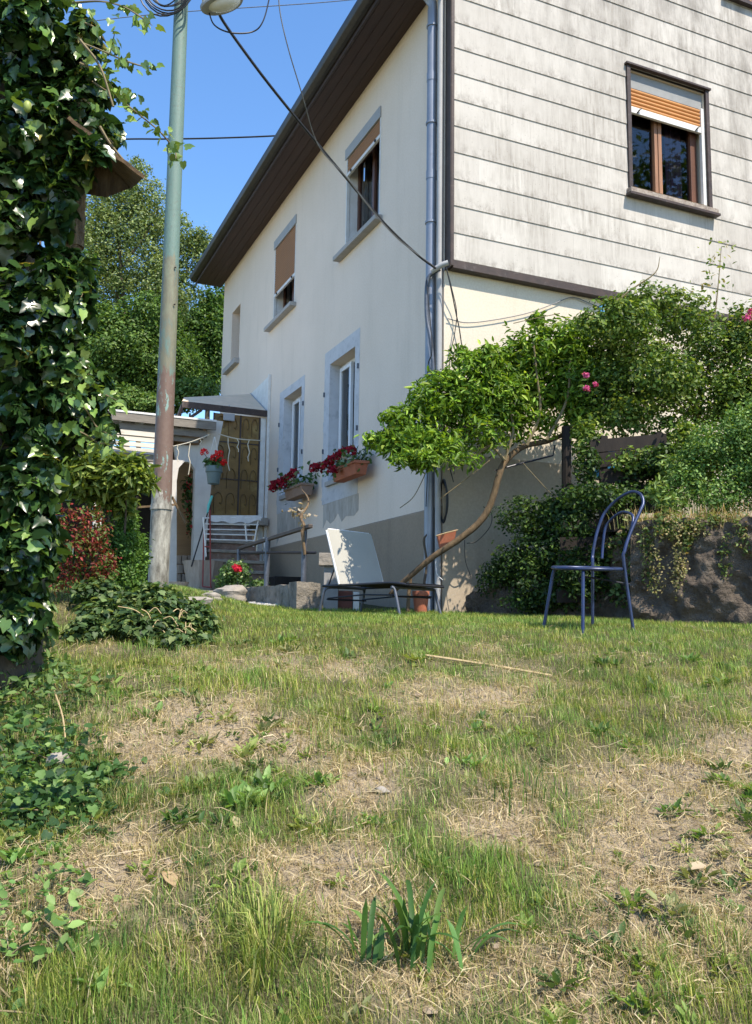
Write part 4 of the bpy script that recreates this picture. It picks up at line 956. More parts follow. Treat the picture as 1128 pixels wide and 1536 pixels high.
# string lights
sl_ = empty('string_lights', at(310, 655, 13.1), 'icicle string lights with short hanging strands under the veranda edge', 'string lights')
wm = mat('white_light_cord', (.62, .55, .42), (.5, .45, .35), 5, .6, bmp=0)
x = MB(); x.tube([at(258, 670, 13.1), at(283, 664, 13.1), at(300, 658, 13.1), at(314, 652, 13.1)], .009, 5, spl=4); x.tube([at(328, 651, 13.3), at(345, 656, 13.4), at(362, 659, 13.5), at(392, 661, 13.9)], .009, 5, spl=4)
x.tube([at(150, 688, 12.6), at(190, 692, 12.7), at(232, 693, 12.8)], .008, 5, spl=4); x.build('cord', wm, sl_)
x = MB()
for px, a, b in ((267, 668, 692), (284, 665, 712), (301, 660, 674), (343, 656, 706), (357, 659, 678), (373, 660, 692), (216, 693, 732), (188, 692, 706), (170, 690, 700)):
    z = np.linspace(a, b, 6); d = 13.1 if px > 250 and px < 320 else (13.4 if px > 320 else 12.7); x.tube([at(px+1.5*math.sin(i*2.+px), q, d) for i, q in enumerate(z)], .007, 5)
each(x, 'strand', wm, sl_)

def flower_heads(parent, centres, r, cols, n=60, size=.035):
    for c in centres:
        d = norm(rng.normal(size=(n, 3))+W8([0, -.3, .5])); P = W8(c)+d*r*W8([1, 1, .75])*(.75+.25*rng.random((n, 1)))
        scatter('flower_head', T_petal(), P, d+.3*rng.normal(size=(n, 3)), size*(.7+.5*rng.random(n)), palette(n, cols, None, .15), M['flower'], parent)
GER = [(.13, .035), ]
def gleaves(parent, c, r, n, size, cols=((.07, .15, .04), (.11, .2, .06), (.05, .10, .03)), name='leaves'):
    d = norm(rng.normal(size=(n, 3))+W8([0, 0, .4])); P = W8(c)+d*W8(r)*rng.random((n, 1))**.5
    return scatter(name, T_ivy(), P, d*.6+W8([0, -.3, .7])+.4*rng.normal(size=(n, 3)), size*(.6+.6*rng.random(n)), palette(n, cols), M['leaf'], parent)
# hanging pot
hc = at(320, 726, 13.0); hp = empty('hanging_flower_pot', hc, 'grey green pot of bright red geraniums hanging before the white post', 'flower pot')
MB().lathe(hc, [(.085, 0), (.11, .17), (.125, .175), (.125, .26), (.11, .26), (.10, .2)], 20).build('pot', M['pot_green'], hp, smooth=True)
x = MB(); 
for a in (-1, 1): x.tube([hc+W8([.11*a, 0, .24]), at(322, 655, 13.1)], .004, 4)
x.build('hanger', M['white_metal'], hp)
gleaves(hp, hc+W8([.0, 0, .31]), (.16, .12, .09), 130, .07)
x = MB(); x.tube([hc+W8([0, 0, .25]), at(313, 690, 13), at(306, 680, 13)], .005, 5); x.tube([hc+W8([0, 0, .25]), at(322, 690, 13)], .005, 5); x.build('stem', M['leaf'] if 0 else M['twig'], hp)
flower_heads(hp, [at(306, 678, 12.95), at(322, 686, 12.9), at(329, 681, 13.0), at(334, 694, 13.0)], .06, [(.75, .02, .02), (.62, .015, .02), (.8, .06, .05)])
# window boxes
def wbox(pxr, pxl, py, off, m_, label, red, white, seed):
    v0, w0_ = onL(pxr, py[0], off); v1, w1_ = onL(pxl, py[1], off); w = min(w0_, w1_)
    e = empty('window_box', H(-off, (v0+v1)/2, w), label, 'window box')
    f = lambda s, v, z, k=0: H(s, v, z)
    x = MB(); h = .17
    A = [H(-off+.02, v0+.03, w), H(-off+.02, v1-.03, w), H(-off+.17, v1-.03, w), H(-off+.17, v0+.03, w)]; B = [H(-off, v0, w+h), H(-off, v1, w+h), H(-off+.19, v1, w+h), H(-off+.19, v0, w+h)]
    x.hexa(A, B); x.hexa([H(-off-.012, v0-.012, w+h-.035), H(-off-.012, v1+.012, w+h-.035), H(-off+.2, v1+.012, w+h-.035), H(-off+.2, v0-.012, w+h-.035)], [H(-off-.012, v0-.012, w+h+.005), H(-off-.012, v1+.012, w+h+.005), H(-off+.2, v1+.012, w+h+.005), H(-off+.2, v0-.012, w+h+.005)])
    x.build('trough', m_, e, bevel=.008)
    c = H(-off+.06, (v0+v1)/2, w+h+.06); 
    n = 240; t = rng.random(n); P = W8([H(-off+.08+.12*rng.normal(), v0-.02+(v1-v0+.14)*q, w+h+.05+.07*rng.normal()) for q in t])
    scatter('leaves', T_ivy(), P, -DR*.5+W8([0, 0, .6])+.5*rng.normal(size=(n, 3)), .065*(.6+.6*rng.random(n)), palette(n, [(.05, .11, .03), (.09, .16, .05), (.2, .25, .15)], [3, 3, 1]), M['leaf'], e)
    flower_heads(e, [HL(a, b, off+o_) for a, b, o_ in red], .07, [(.28, .008, .02), (.2, .006, .02), (.38, .015, .03)], 80, .042)
    flower_heads(e, [HL(a, b, off+.0) for a, b in white], .045, [(.75, .7, .68), (.6, .55, .52)], 34, .035)
    x = MB(); 
    for a, b, o_ in red: x.tube([c+DL*.1*rng.normal(), HL(a, b+6, off+o_*.8)], .004, 4)
    x.build('stems', M['twig'], e)
wbox(532, 497, (710, 722), .30, M['terracotta'], 'terracotta window box of dark red and white geraniums under the nearer lower window', [(480, 701, .12), (490, 697, .1), (498, 690, .05), (509, 684, .03), (515, 679, .0), (527, 676, .0), (500, 706, .1), (472, 702, .15)], [(512, 688), (519, 686), (526, 690)], 1)
wbox(452, 426, (741, 750), .28, M['pot_brown'], 'faded window box of dark red geraniums under the lower window beside the porch', [(413, 726, .12), (421, 723, .1), (428, 719, .05), (435, 716, .03), (441, 709, 0), (410, 732, .14), (424, 728, .1)], [(434, 722), (439, 720)], 2)

# metal handrail on the low wall
hr = empty('handrail', at(455, 872, 10.25), 'dark metal handrail with a broken vine on it, above the low concrete wall', 'handrail')
A, B = at(466, 789, 10.1), at(357, 823, 12.6)
MB().beam(A, B, .055, .045).build('top_rail', mat('worn_brown_rail', (.10, .075, .06), (.05, .04, .035), 9, .6), hr, bevel=.008)
MB().tube([at(474, 829, 10.2), at(456, 829, 10.25), at(400, 829, 11.4), at(357, 830, 12.55)], .017, 8).build('lower_rail', M['black_metal'], hr)
x = MB(); x.tube([at(455, 878, 10.25), at(457, 795, 10.25)], .031, 12); x.tube([at(399, 890, 11.4), at(402, 806, 11.4)], .034, 12); x.tube([at(358, 890, 12.5), at(358, 824, 12.5)], .028, 10); each(x, 'post', M['steel_post'], hr, smooth=True)
vn = empty('dead_vine', at(456, 790, 10.2), 'dry twisted vine stem climbing from the handrail to the window box', 'vine')
x = MB(); x.tube([at(457, 790, 10.2), at(452, 775, 10.3), at(462, 757, 10.5), at(461, 745, 10.7), at(453, 735, 10.9)], [.02, .018, .013, .01, .006], 7, spl=5, wob=.4); x.tube([at(452, 776, 10.3), at(446, 768, 10.4), at(455, 762, 10.4)], [.014, .012, .006], 6, spl=4, wob=.4); x.tube([at(457, 832, 10.2), at(454, 800, 10.2), at(457, 790, 10.2)], [.02, .022, .02], 6, spl=4, wob=.5); x.build('stem', M['old_wood'], vn)
n = 26; P = W8([at(450+8*rng.normal(), 770+8*rng.normal(), 10.35) for _ in range(n)]); scatter('dry_leaves', T_oval(.6, .12), P, rng.normal(size=(n, 3)), .06, palette(n, [(.42, .36, .28), (.3, .24, .17)]), M['leaf'], vn)

# low wall, end block, rock, gravel
def rock(name, c, r, label, cat, m_='stone', seed=0, group=None, n=16, rough=.3):
    return tag(MB().blob(c, r, n, rough, seed).build(name, M[m_], smooth=True), label, cat, group)
x = MB(); A = at(442, 925, 9.9); B = at(352, 905, 12.4); A[2] = B[2] = 1.55; hA, hB = 2.02-1.55, 2.06-1.55
def rough_wall(a, b, h0, h1, th, m_, name, n=26, m=8, amp=.03, seed=1, parent=None):
    a = W8(a); b = W8(b); d = norm(b-a); nn = np.cross(d, [0, 0, 1.]); V = []; ph = seed*3.1
    L = np.linalg.norm(b-a)
    for i in range(n+1):
        s = i/n; base = a+(b-a)*s; h = h0+(h1-h0)*s; prof = []
        for j in range(m+1): prof.append((th/2, h*j/m))
        prof += [(0, h+.0)]; prof += [(-th/2, h*(m-j)/m) for j in range(m+1)]
        for k, (o_, z) in enumerate(prof):
            am = amp*(fbm(s*L*3+ph+k*.02, z*3+o_*9, 1.5, 4, seed)-.5)*2+(amp*.45*(vnoise(s*L*9+ph, z*13)-.5)+amp*.3*(vnoise(s*L*23+ph, z*31)-.5) if amp > .05 else 0); top = amp*1.2*(fbm(s*L*4+ph, 0, 1.3, 3, seed)-.5) if z > h*.9 else 0
            V.append(base+nn*(o_+np.sign(o_)*am)+W8([0, 0, z+top]))
    K = 2*(m+1)+1; F = [(i*K+k, (i+1)*K+k, (i+1)*K+k+1, i*K+k+1) for i in range(n) for k in range(K-1)]+[tuple(range(K)), tuple(range(n*K, (n+1)*K))[::-1]]
    mb = MB(); mb.add(V, F); return mb.build(name, m_, parent, smooth=True)
tag(rough_wall(A, B, hA, hB, .16, M['concrete'], 'low_wall'), 'low mossy concrete wall running back beside the handrail', 'low wall')
c = at(457, 925, 9.75); c[2] = 1.6
tag(rough_wall(c-DR*.14, c+DR*.13, .44, .43, .26, M['concrete'], 'concrete_block', 12, 10, .035, 4), 'crumbling lichened concrete block at the near end of the low wall', 'concrete block')
c = at(345, 893, 11.2); rock('rock', c, (.20, .16, .11), 'large flat grey rock leaning at the foot of the low wall', 'rock', seed=3, n=20)
x = MB(); 
for k in range(210):
    px, py = 368+75*rng.random(), 905+15*rng.random()
    d = 10.4; p = at(px, py, d); p[1] += (914-py)*.05; p[2] = G(p[0], p[1])+.012; x.blob(p, W8([.03, .025, .018])*(.5+.9*rng.random()), 6, .4, k)
tag(x.build('gravel', M['pebble'], kind='stuff'), 'pale broken gravel at the foot of the concrete block', 'gravel')
for i, (px, py, r, lb) in enumerate(((285, 905, .09, 'low brown stone half sunk beside the ivy mound'), (315, 897, .07, 'small stone left of the large flat rock'))):
    c = gp(px, py); rock('rock', c, (r*1.5, r, r*.5), lb, 'rock', seed=10+i)
p = gp(300, 893); x = MB(); x.box(-.55, .25, -.3, .3, -.06, .03, lambda a, b, c: tuple(at(300, 890, 12.5)+W8([a, b, c]))); tag(x.build('stone_slab', M['stone'], bevel=.02), 'flat stone slab in front of the fluted planter', 'stone slab')
# dark cellar hatch near the wall
x = MB(); q = [H(-.45, 4.55, .15), H(-.0, 4.55, .15), H(-.0, 4.9, .15), H(-.45, 4.9, .15)]; x.hexa(q, [W8(p)+W8([0, 0, .45]) for p in q]); tag(x.build('cellar_box', M['dark_wood'], bevel=.01), 'low dark box against the side wall behind the handrail', 'box')

# concrete post with cap, boards behind the lounger
e = empty('concrete_post', at(492, 925, 9.65), 'grey concrete post with a flat stone cap behind the lounger backrest', 'post')
def wbx(px0, px1, pyt, pyb, d, th, name, m_, parent=None, bevel=.006):
    a = at(px0, pyb, d); b = at(px1, pyb, d); t = at(px0, pyt, d)[2]; x = MB(); q = [W8([a[0], d, a[2]]), W8([b[0], d+.1*(b[0]-a[0]), a[2]]), W8([b[0], d+th, a[2]]), W8([a[0], d+th, a[2]])]
    x.hexa(q, [W8([p[0], p[1], t]) for p in q]); return x.build(name, m_, parent, bevel=bevel)
wbx(484, 506, 848, 945, 9.65, .16, 'shaft', mat('post_concrete', (.33, .32, .31), (.25, .245, .24), 8, .9), e); wbx(478, 503, 829, 848, 9.6, .2, 'cap', M['stone'], e)
tag(wbx(504, 528, 886, 945, 9.7, .03, 'board', M['door_red']), 'red-brown board leaning upright below the lounger', 'board')
tag(wbx(529, 538, 888, 945, 9.7, .05, 'board', M['white_metal']), 'narrow white board standing under the lounger', 'board')
def pot_at(px, py, d, r, h, lb, m_='terracotta'):
    c = at(px, py, d); c[2] = G(c[0], c[1])-.01; return potted('flower_pot', c, r, h, .72, M[m_], lb, 'flower pot')
pot_at(631, 925, 9.25, .085, .24, 'terracotta pot on the grass behind the lounger foot end')
# wooden stake
x = MB(); x.tube([at(611, 925, 9.2), at(613, 890, 9.2), at(616, 868, 9.2)], [.02, .018, .016], 7, wob=.3); tag(x.build('stake', M['old_wood']), 'short bleached wooden stake standing behind the lounger', 'stake')

# ================================================================== LOUNGER
Ld, Wd = W8([.72, -.694, 0]), W8([.694, .72, 0]); L0 = W8([-.293, 8.916, 0]); ZS = 1.6+.363
lg = lambda s, t, z: L0+Ld*s+Wd*t+W8([0, 0, z])
lo = empty('sun_lounger', lg(.5, 0, G(0, 8.6)), 'lounger with raised pale fabric back and black seat in front of the house corner', 'sun lounger')
def gz(s, t): p = lg(s, t, 0); return G(p[0], p[1])-.01
x = MB(); x.tube([lg(-.07, -.285, gz(-.07, -.285)), lg(-.02, -.28, ZS-.07), lg(.0, -.26, ZS-.025), lg(.03, -.2, ZS-.01), lg(.03, .2, ZS-.01), lg(.0, .26, ZS-.025), lg(-.02, .28, ZS-.07), lg(-.07, .285, gz(-.07, .285))], .0145, 10, spl=5); x.build('leg_frame', M['steel_post'], lo, smooth=True)
x = MB(); x.tube([lg(1.0, -.285, gz(1.0, -.285)), lg(.93, -.28, ZS-.06), lg(.9, -.26, ZS-.03), lg(.9, .26, ZS-.03), lg(.93, .28, ZS-.06), lg(1.0, .29, gz(1.0, .29))], .0145, 10, spl=4); x.build('leg_frame', M['steel_post'], lo, smooth=True)
x = MB()
for t in (-.27, .27): x.tube([lg(-.04, t, ZS), lg(.4, t, ZS+.004), lg(.85, t, ZS+.012), lg(1.0, t, ZS+.0), lg(1.06, t*.9, ZS-.01)], .013, 8, spl=5)
x.tube([lg(1.06, -.245, ZS-.01), lg(1.06, .245, ZS-.01)], .013, 8); x.tube([lg(-.04, -.27, ZS), lg(-.04, .27, ZS)], .013, 8)
for z, s in ((ZS-.13, .02), (ZS-.11, .88)): x.tube([lg(s, -.27, z), lg(s, .27, z)], .009, 6)
for t in (-.24, .24): x.tube([lg(.0, t, ZS-.12), lg(.5, t, ZS-.09), lg(.92, t, ZS-.10)], .008, 6)
x.build('seat_frame', M['black_metal'], lo, smooth=True)
x = MB(); n = 14; V = []
for k in range(n+1):
    s = .2+.86*k/n
    for j in range(7): t = -.262+.524*j/6; V.append(lg(s, t, ZS+.008-.03*math.sin(math.pi*j/6)*math.sin(math.pi*k/n)))
m = len(V); x.add(V+[v-W8([0, 0, .004]) for v in V], [(k*7+j, k*7+j+1, (k+1)*7+j+1, (k+1)*7+j) for k in range(n) for j in range(6)]+[(m+(k+1)*7+j, m+(k+1)*7+j+1, m+k*7+j+1, m+k*7+j) for k in range(n) for j in range(6)]); x.build('seat', M['black_mesh'], lo, smooth=True)
BT = ZS+.545; bk = lambda a, t: lg(.21-.20*a, t, ZS+.01+(BT-ZS)*a)
x = MB(); x.tube([bk(0, -.29), bk(.5, -.29), bk(.97, -.285), bk(1., -.26), bk(1., .30), bk(.97, .325), bk(.5, .33), bk(0, .33)], .013, 8)
bf = x.build('back_frame', M['white_metal'], lo, smooth=True)
x = MB(); V = []
for k in range(9):
    a = k/8
    for j in range(7): t = -.288+.615*j/6; sag = .012*math.sin(math.pi*j/6)*math.sin(math.pi*a); V.append(bk(a, t)+Ld*sag)
m = len(V); nb = norm(np.cross(bk(1, 0)-bk(0, 0), Wd)); x.add([v+nb*.014 for v in V]+[v-nb*.014 for v in V], [(k*7+j, k*7+j+1, (k+1)*7+j+1, (k+1)*7+j) for k in range(8) for j in range(6)]+[(m+(k+1)*7+j, m+(k+1)*7+j+1, m+k*7+j+1, m+k*7+j) for k in range(8) for j in range(6)]); x.build('back_sling', M['cream_sling'], lo, smooth=True)
x = MB(); 
for t in (-.23, .23): x.tube([bk(.45, t), lg(-.02, t, ZS-.02)], .007, 6)
each(x, 'back_strut', M['black_metal'], lo)

# ================================================================== BLUE CHAIR
FL, FR, BR = at(815, 930, 6.27), at(874, 937, 5.9), at(950, 925, 6.1); BL = FL+BR-FR
for p in (FL, FR, BR, BL): p[2] = G(p[0], p[1])-.008
cen = (FL+FR+BR+BL)/4; seatz = 1.6+.405
ch = empty('garden_chair', cen, 'blue tubular metal chair with looped back and round dark seat on the lawn', 'chair')
fx = norm(BR-FR); fy = norm(FL-FR)
sc = cen*W8([1, 1, 0])+W8([0, 0, seatz]); ring = lambda t, r=.235: sc+(fx*math.cos(t)+fy*math.sin(t))*r
MB().tube([ring(t) for t in np.linspace(0, 2*math.pi, 33)], .0125, 8).build('seat_ring', M['blue_metal'], ch, smooth=True)
x = MB()
pr = [(0, .0), (.18, .002), (.225, .010), (.225, .014), (.18, .008), (0, .004)]; V = []
for r, z in pr[1:5]: V += [ring(2*math.pi*k/32, r)+W8([0, 0, z-.012]) for k in range(32)]
x.add(V, [(i*32+k, i*32+(k+1) % 32, (i+1)*32+(k+1) % 32, (i+1)*32+k) for i in range(3) for k in range(32)]+[tuple(range(32))[::-1], tuple(range(96, 128))]); x.build('seat', M['black_metal'], ch, smooth=True)
def leg(foot, ang): t = ring(ang, .225); return MB().tube([foot, foot+(t-foot)*.5+W8([0, 0, .0]), t+(foot-t)*.1, t-W8([0, 0, .004])+(sc-t)*.05], [.0118]*4, 10, spl=4).build('leg', M['blue_metal'], ch, smooth=True)
leg(FL, math.atan2((FL-cen)@fy, (FL-cen)@fx)); leg(FR, math.atan2((FR-cen)@fy, (FR-cen)@fx))
bm = M['blue_metal']; outer = [(936, 845, 6.1), (937, 826, 6.1), (946, 798, 6.14), (960, 767, 6.19), (965, 753, 6.22), (960, 741, 6.26), (946, 738, 6.34), (925, 750, 6.46), (908, 768, 6.5), (900, 785, 6.5), (894, 805, 6.48), (889, 833, 6.45), (889, 848, 6.44)]
MB().tube([BR]+[at(*p) for p in outer]+[BL], .0115, 10, spl=4).build('back_frame', bm, ch, smooth=True)
inner = [(941, 812, 6.14), (949, 785, 6.2), (948, 772, 6.24), (934, 768, 6.32), (920, 776, 6.4), (909, 790, 6.44), (905, 812, 6.43), (903, 838, 6.4)]
MB().tube([at(*p) for p in inner], .010, 8, spl=4).build('back_loop', bm, ch, smooth=True)
x = MB(); x.tube([leg_ for leg_ in (FR+(ring(-2.4)-FR)*.72, ring(3.3, .05)-W8([0, 0, .06]), BR+W8([-.02, 0, .33]))], .007, 6, spl=4); x.build('stretcher', M['black_metal'], ch, smooth=True)

# ================================================================== RIGHT BANK
def bank():
    A, B = at(955, 915, 7.55), at(1420, 955, 6.4); A[2] = B[2] = 1.5
    o = rough_wall(A, B, .97, .98, .36, M['earth_wall'], 'retaining_wall', 170, 44, .10, 7); tag(o, 'dark earthy stone retaining wall with roots hanging over it, right of the blue chair', 'retaining wall')
    # soil held behind it
    d = norm(B-A); nn = np.cross(d, [0, 0, 1.]); nn = nn if nn[1] > 0 else -nn; V = []; n, m = 24, 14
    for i in range(n+1):
        for j in range(m+1):
            p = A+(B-A)*(i/n)*1.3+nn*(.05+2.8*j/m); V.append((p[0], p[1], 2.42+.25*sm(0, 1.5, j/m*2.8)+.08*(fbm(p[0], p[1], 3)-.5)))
    V = W8(V); F = [(i*(m+1)+j, (i+1)*(m+1)+j, (i+1)*(m+1)+j+1, i*(m+1)+j+1) for i in range(n) for j in range(m)]
    F = [f[::-1] for f in F]; base = V.copy(); base[:, 2] = 1.4; k = len(V)
    E = [i*(m+1) for i in range(n+1)]; L = list(range(m+1))
    F += [(L[j], L[j+1], L[j+1]+k, L[j]+k) for j in range(m)]
    link('earth_bank', np.concatenate([V, base]), F, M['earth_wall'], smooth=True, kind='structure')
    return A, B, nn
BA, BB, BN = bank()
n = 900; s = rng.random(n)*.75; P = BA+(BB-BA)*s[:, None]-BN*(.16+.06*rng.random((n, 1))); 
x = []; az = np.arctan2(-BN[1], -BN[0])+rng.normal(size=n)*1.0
o = blades('x', P[:, 0]+BN[0]*.12, P[:, 1]+BN[1]*.12, .08+.2*rng.random(n)**2, np.full(n, .0045), np.full(n, .85), palette(n, [(.42, .32, .17), (.3, .2, .1), (.2, .22, .07), (.5, .4, .24)]), M['grass'], Z=2.44+.06*rng.random(n), az=az, droop=.3+1.5*rng.random(n)**2)
o.name = 'hanging_straw'; tag(o, 'dry roots and straw hanging over the edge of the retaining wall', 'straw')
ab = cloud([PB(1020, 850, 7.15, 14, 55, .05, 3), PB(1045, 800, 7.15, 60, 18, .1, 3), PB(985, 860, 7.2, 12, 50, .06, 1)], 900, .3); 
tag(scatter('wall_creeper', T_rhomb(.6), ab[0], ab[1]+W8([0, -.6, 0]), .02+.012*rng.random(900) if len(ab[0]) == 900 else .026, palette(len(ab[0]), [(.22, .2, .07), (.14, .16, .05), (.33, .27, .13)]), M['leaf']), 'thin yellowish creeper trailing down the dark retaining wall', 'creeper')
tag(rough_wall(at(985, 920, 7.95)*W8([1, 1, 0])+W8([0, 0, 1.5]), at(715, 905, 9.55)*W8([1, 1, 0])+W8([0, 0, 1.5]), .95, .42, .4, M['earth_wall'], 'added_earth_slope', 80, 18, .12, 11), kind='structure')  # added dark bank; hides the pale wall and darkens the gap behind the screen
# slatted screen
scn = empty('slatted_screen', at(920, 925, 8.25), 'near-black horizontal plank screen half hidden in the climbing bush behind the chair', 'plank screen')
x = MB()
for (a, b, c_, d_, h) in ((885, 670, 1000, 660, 20), (888, 692, 1006, 678, 22), (900, 716, 1003, 703, 23), (915, 742, 1000, 733, 20), (900, 765, 990, 760, 18), (845, 790, 985, 786, 20), (840, 816, 980, 813, 20), (838, 842, 978, 840, 21), (836, 868, 975, 867, 21), (835, 894, 972, 893, 20)):
    x.beam(at(a, b, 8.25), at(c_, d_, 8.2), .022, h*8.2/FPX)  # lower planks carried down in near black as a dark background behind the chair
each(x, 'plank', M['dark_wood'], scn)
x = MB(); x.beam(at(905, 930, 8.3), at(905, 655, 8.3), .06, .09, (0, 1, 0)); x.beam(at(988, 930, 8.27), at(988, 650, 8.27), .06, .09, (0, 1, 0)); each(x, 'post', M['dark_wood'], scn)
tag(MB().tube([at(849, 905, 8.9), at(850, 745, 8.9), at(850, 640, 8.9)], [.05, .05, .048], 9, wob=.1).build('wooden_post', M['dark_wood']), 'dark round wooden post holding the wisteria canopy', 'post')
c = at(908, 700, 8.6); tag(MB().lathe(c-W8([0, 0, .12]), [(.12, 0), (.15, .26), (.16, .27), (.14, .27)], 20, 1.).build('tub', M['blue_tub'], smooth=True), 'bright blue plastic tub glimpsed behind the dark plank screen', 'tub')
c = HR(905, 470, .25); tag(MB().lathe(c-W8([0, 0, .12]), [(.05, 0), (.05, .2), (.04, .21)], 14).build('bird_feeder', M['blue_tub'], smooth=True), 'small blue container by the cream wall above the wisteria', 'container')

# ================================================================== PLANTS
def leafy(name, tmpl, blobs, n, size, cols, wts, mat_, label, cat, group=None, clump=.28, shell=(.35, 1.), cl=14, up=.5, stems=None, base=None, jit=.2, tdir=None, out=.6, rnd=.8, fill=.4):
    P, Nn = cloud(blobs, n, clump, shell, up=up, cl=cl, out=out, rnd=rnd, fill=fill); 
    P[:, 2] = np.maximum(P[:, 2], ground(P[:, 0], P[:, 1])+.01)
    b = base if base is not None else W8([P[:, 0].mean(), P[:, 1].mean(), G(P[:, 0].mean(), P[:, 1].mean())])
    e = empty(name, b, label, cat, group)
    sz = size[0]+(size[1]-size[0])*rng.random(len(P))
    td = None if tdir is None else rng.normal(size=P.shape)*tdir[3]+W8(tdir[:3])
    scatter('foliage', tmpl, P, Nn, sz, palette(len(P), cols, wts, jit), mat_, e, td)
    if stems:
        x = MB()
        for pts, rr, nseg in stems: x.tube(pts, rr, 7, spl=5, wob=.15)
        x.build('stem', M['bark'], e, smooth=True)
    return e
# --- ivy-clad column at the left
ivy_bl = [PB(30, -10, 4.1, 80, 60), PB(40, 70, 4.0, 75, 80), PB(85, 120, 4.1, 45, 55), PB(50, 200, 4.0, 80, 70), PB(120, 165, 4.0, 40, 40), PB(30, 320, 4.05, 60, 90), PB(60, 440, 3.9, 68, 60), PB(20, 500, 3.9, 60, 90), PB(80, 545, 4., 50, 60),
          PB(55, 620, 4.05, 75, 60), PB(40, 720, 4.0, 62, 80), PB(30, 830, 4.0, 60, 80), PB(30, 930, 4.05, 50, 60), PB(105, 640, 4.3, 45, 45), PB(110, 205, 3.95, 40, 26, .12), PB(85, 250, 4.0, 30, 60, .12), PB(85, 330, 3.95, 26, 50, .1), PB(100, 400, 3.95, 40, 30, .12), PB(95, 480, 3.95, 45, 40), PB(130, 600, 4.2, 34, 30), PB(140, 580, 4.15, 28, 30), PB(150, 640, 4.25, 26, 24), PB(135, 130, 4.0, 34, 40, .1), PB(120, 60, 4.0, 30, 40, .1), PB(160, 200, 3.95, 24, 26, .08), PB(135, 222, 3.7, 30, 14, .05, 900), PB(118, 250, 3.8, 14, 22, .05, 500), PB(90, 300, 3.8, 16, 50, .05, 800), PB(115, 420, 3.95, 26, 34, .1), PB(-60, 300, 4.1, 90, 300), PB(-60, 800, 4.1, 90, 300)]
tb = at(10, 1000, 4.25); tb[2] = G(tb[0], tb[1])-.05
ivy = leafy('ivy_tree', T_ivy(), ivy_bl, 21000, (.030, .092), [(.016, .04, .012), (.035, .08, .02), (.085, .16, .03), (.19, .28, .06), (.33, .28, .07)], [6, 4, 2.2, 1.2, .15], M['gloss_leaf'], 'tall trunk smothered in glossy dark green ivy at the left edge', 'ivy tree', clump=.19, cl=44, up=.5, base=tb, tdir=(0, 0, -.7, .8), out=.8, rnd=1.0, fill=.14)
x = MB(); x.tube([tb, at(15, 700, 4.2), at(10, 400, 4.2), at(25, 100, 4.2), at(20, -200, 4.2)], [.17, .15, .14, .13, .12], 12, spl=6, wob=.15)
x.build('trunk', M['bark'], ivy, smooth=True)
def tendril(parent, pts, d, r=.004, nl=26, size=(.03, .055), cols=((.16, .26, .05), (.24, .34, .08), (.09, .16, .04))):
    P = [at(a, b, d+.04*k*(-1)**k) for k, (a, b) in enumerate(pts)]; MB().tube(P, [r*1.6]+[r]*(len(P)-2)+[r*.4], 5, spl=6).build('tendril', M['twig'], parent, smooth=True)
    C = W8(cat_spline(P, 12)); i = rng.integers(0, len(C), nl); Q = C[i]+rng.normal(size=(nl, 3))*.022
    scatter('tendril_leaves', T_ivy(), Q, rng.normal(size=(nl, 3))*.8+W8([.1, -.6, .5]), size[0]+(size[1]-size[0])*rng.random(nl), palette(nl, cols), M['gloss_leaf'], parent, rng.normal(size=(nl, 3))*.5+W8([.3, 0, -.7]))
for pts, nl in (([(100, 5), (150, 2), (185, 10), (215, 28), (228, 38)], 30), ([(105, 30), (140, 40), (165, 70), (172, 50)], 22), ([(110, 60), (150, 75), (180, 88), (205, 97), (226, 102)], 34), ([(120, 110), (150, 130), (180, 150), (200, 165), (225, 185), (242, 200), (262, 225), (264, 238)], 60),
                 ([(110, 140), (140, 160), (150, 190), (170, 215)], 40), ([(120, 95), (150, 110), (175, 140), (190, 150)], 50), ([(100, 560), (130, 570), (155, 590), (175, 600)], 40), ([(90, 590), (125, 610), (145, 640), (170, 655)], 45), ([(95, 640), (125, 650), (150, 665), (185, 664)], 40),
                 ([(20, 742), (35, 748), (48, 752)], 10), ([(100, 520), (120, 540), (135, 555)], 20), ([(90, 380), (115, 390), (130, 420), (120, 450)], 34)):
    tendril(ivy, pts, 3.95, nl=nl)
for pts in ([(150, 190), (165, 215), (190, 245), (222, 272)], [(100, 185), (140, 215), (170, 235)], [(120, 60), (150, 100), (170, 160)]): MB().tube([at(a, b, 3.85) for a, b in pts], [.007, .006, .005, .003][:len(pts)], 5, spl=5).build('bare_twig', M['twig'], ivy)
# bird house
bh = empty('bird_house', at(112, 370, 4.0), 'rustic log bird house with a sloping board roof sticking out of the ivy', 'bird house')
x = MB(); x.tube([at(112, 372, 4.0), at(110, 340, 4.0), at(113, 290, 4.0), at(112, 228, 4.0)], [.045, .052, .050, .05], 14, spl=6, wob=.12); x.build('body', M['pale_bark'], bh)
x = MB(); x.tube([at(100, 392, 4.0), at(103, 370, 4.0)], [.04, .06], 12, wob=.1); x.build('base', M['old_wood'], bh)
x = MB(); a = [at(88, 172, 4.12), at(100, 178, 3.72), at(214, 268, 3.72), at(196, 284, 4.12)]; nrm_ = norm(np.cross(a[1]-a[0], a[3]-a[0])); nrm_ = nrm_ if nrm_[2] > 0 else -nrm_
n = 12; V = []
for k in range(n+1):
    p, q = a[0]+(a[3]-a[0])*k/n, a[1]+(a[2]-a[1])*k/n
    for j in range(5): V.append(p+(q-p)*j/4+nrm_*.012*(fbm(k*.9, j*1.3, 1., 3, 4.)-.5))
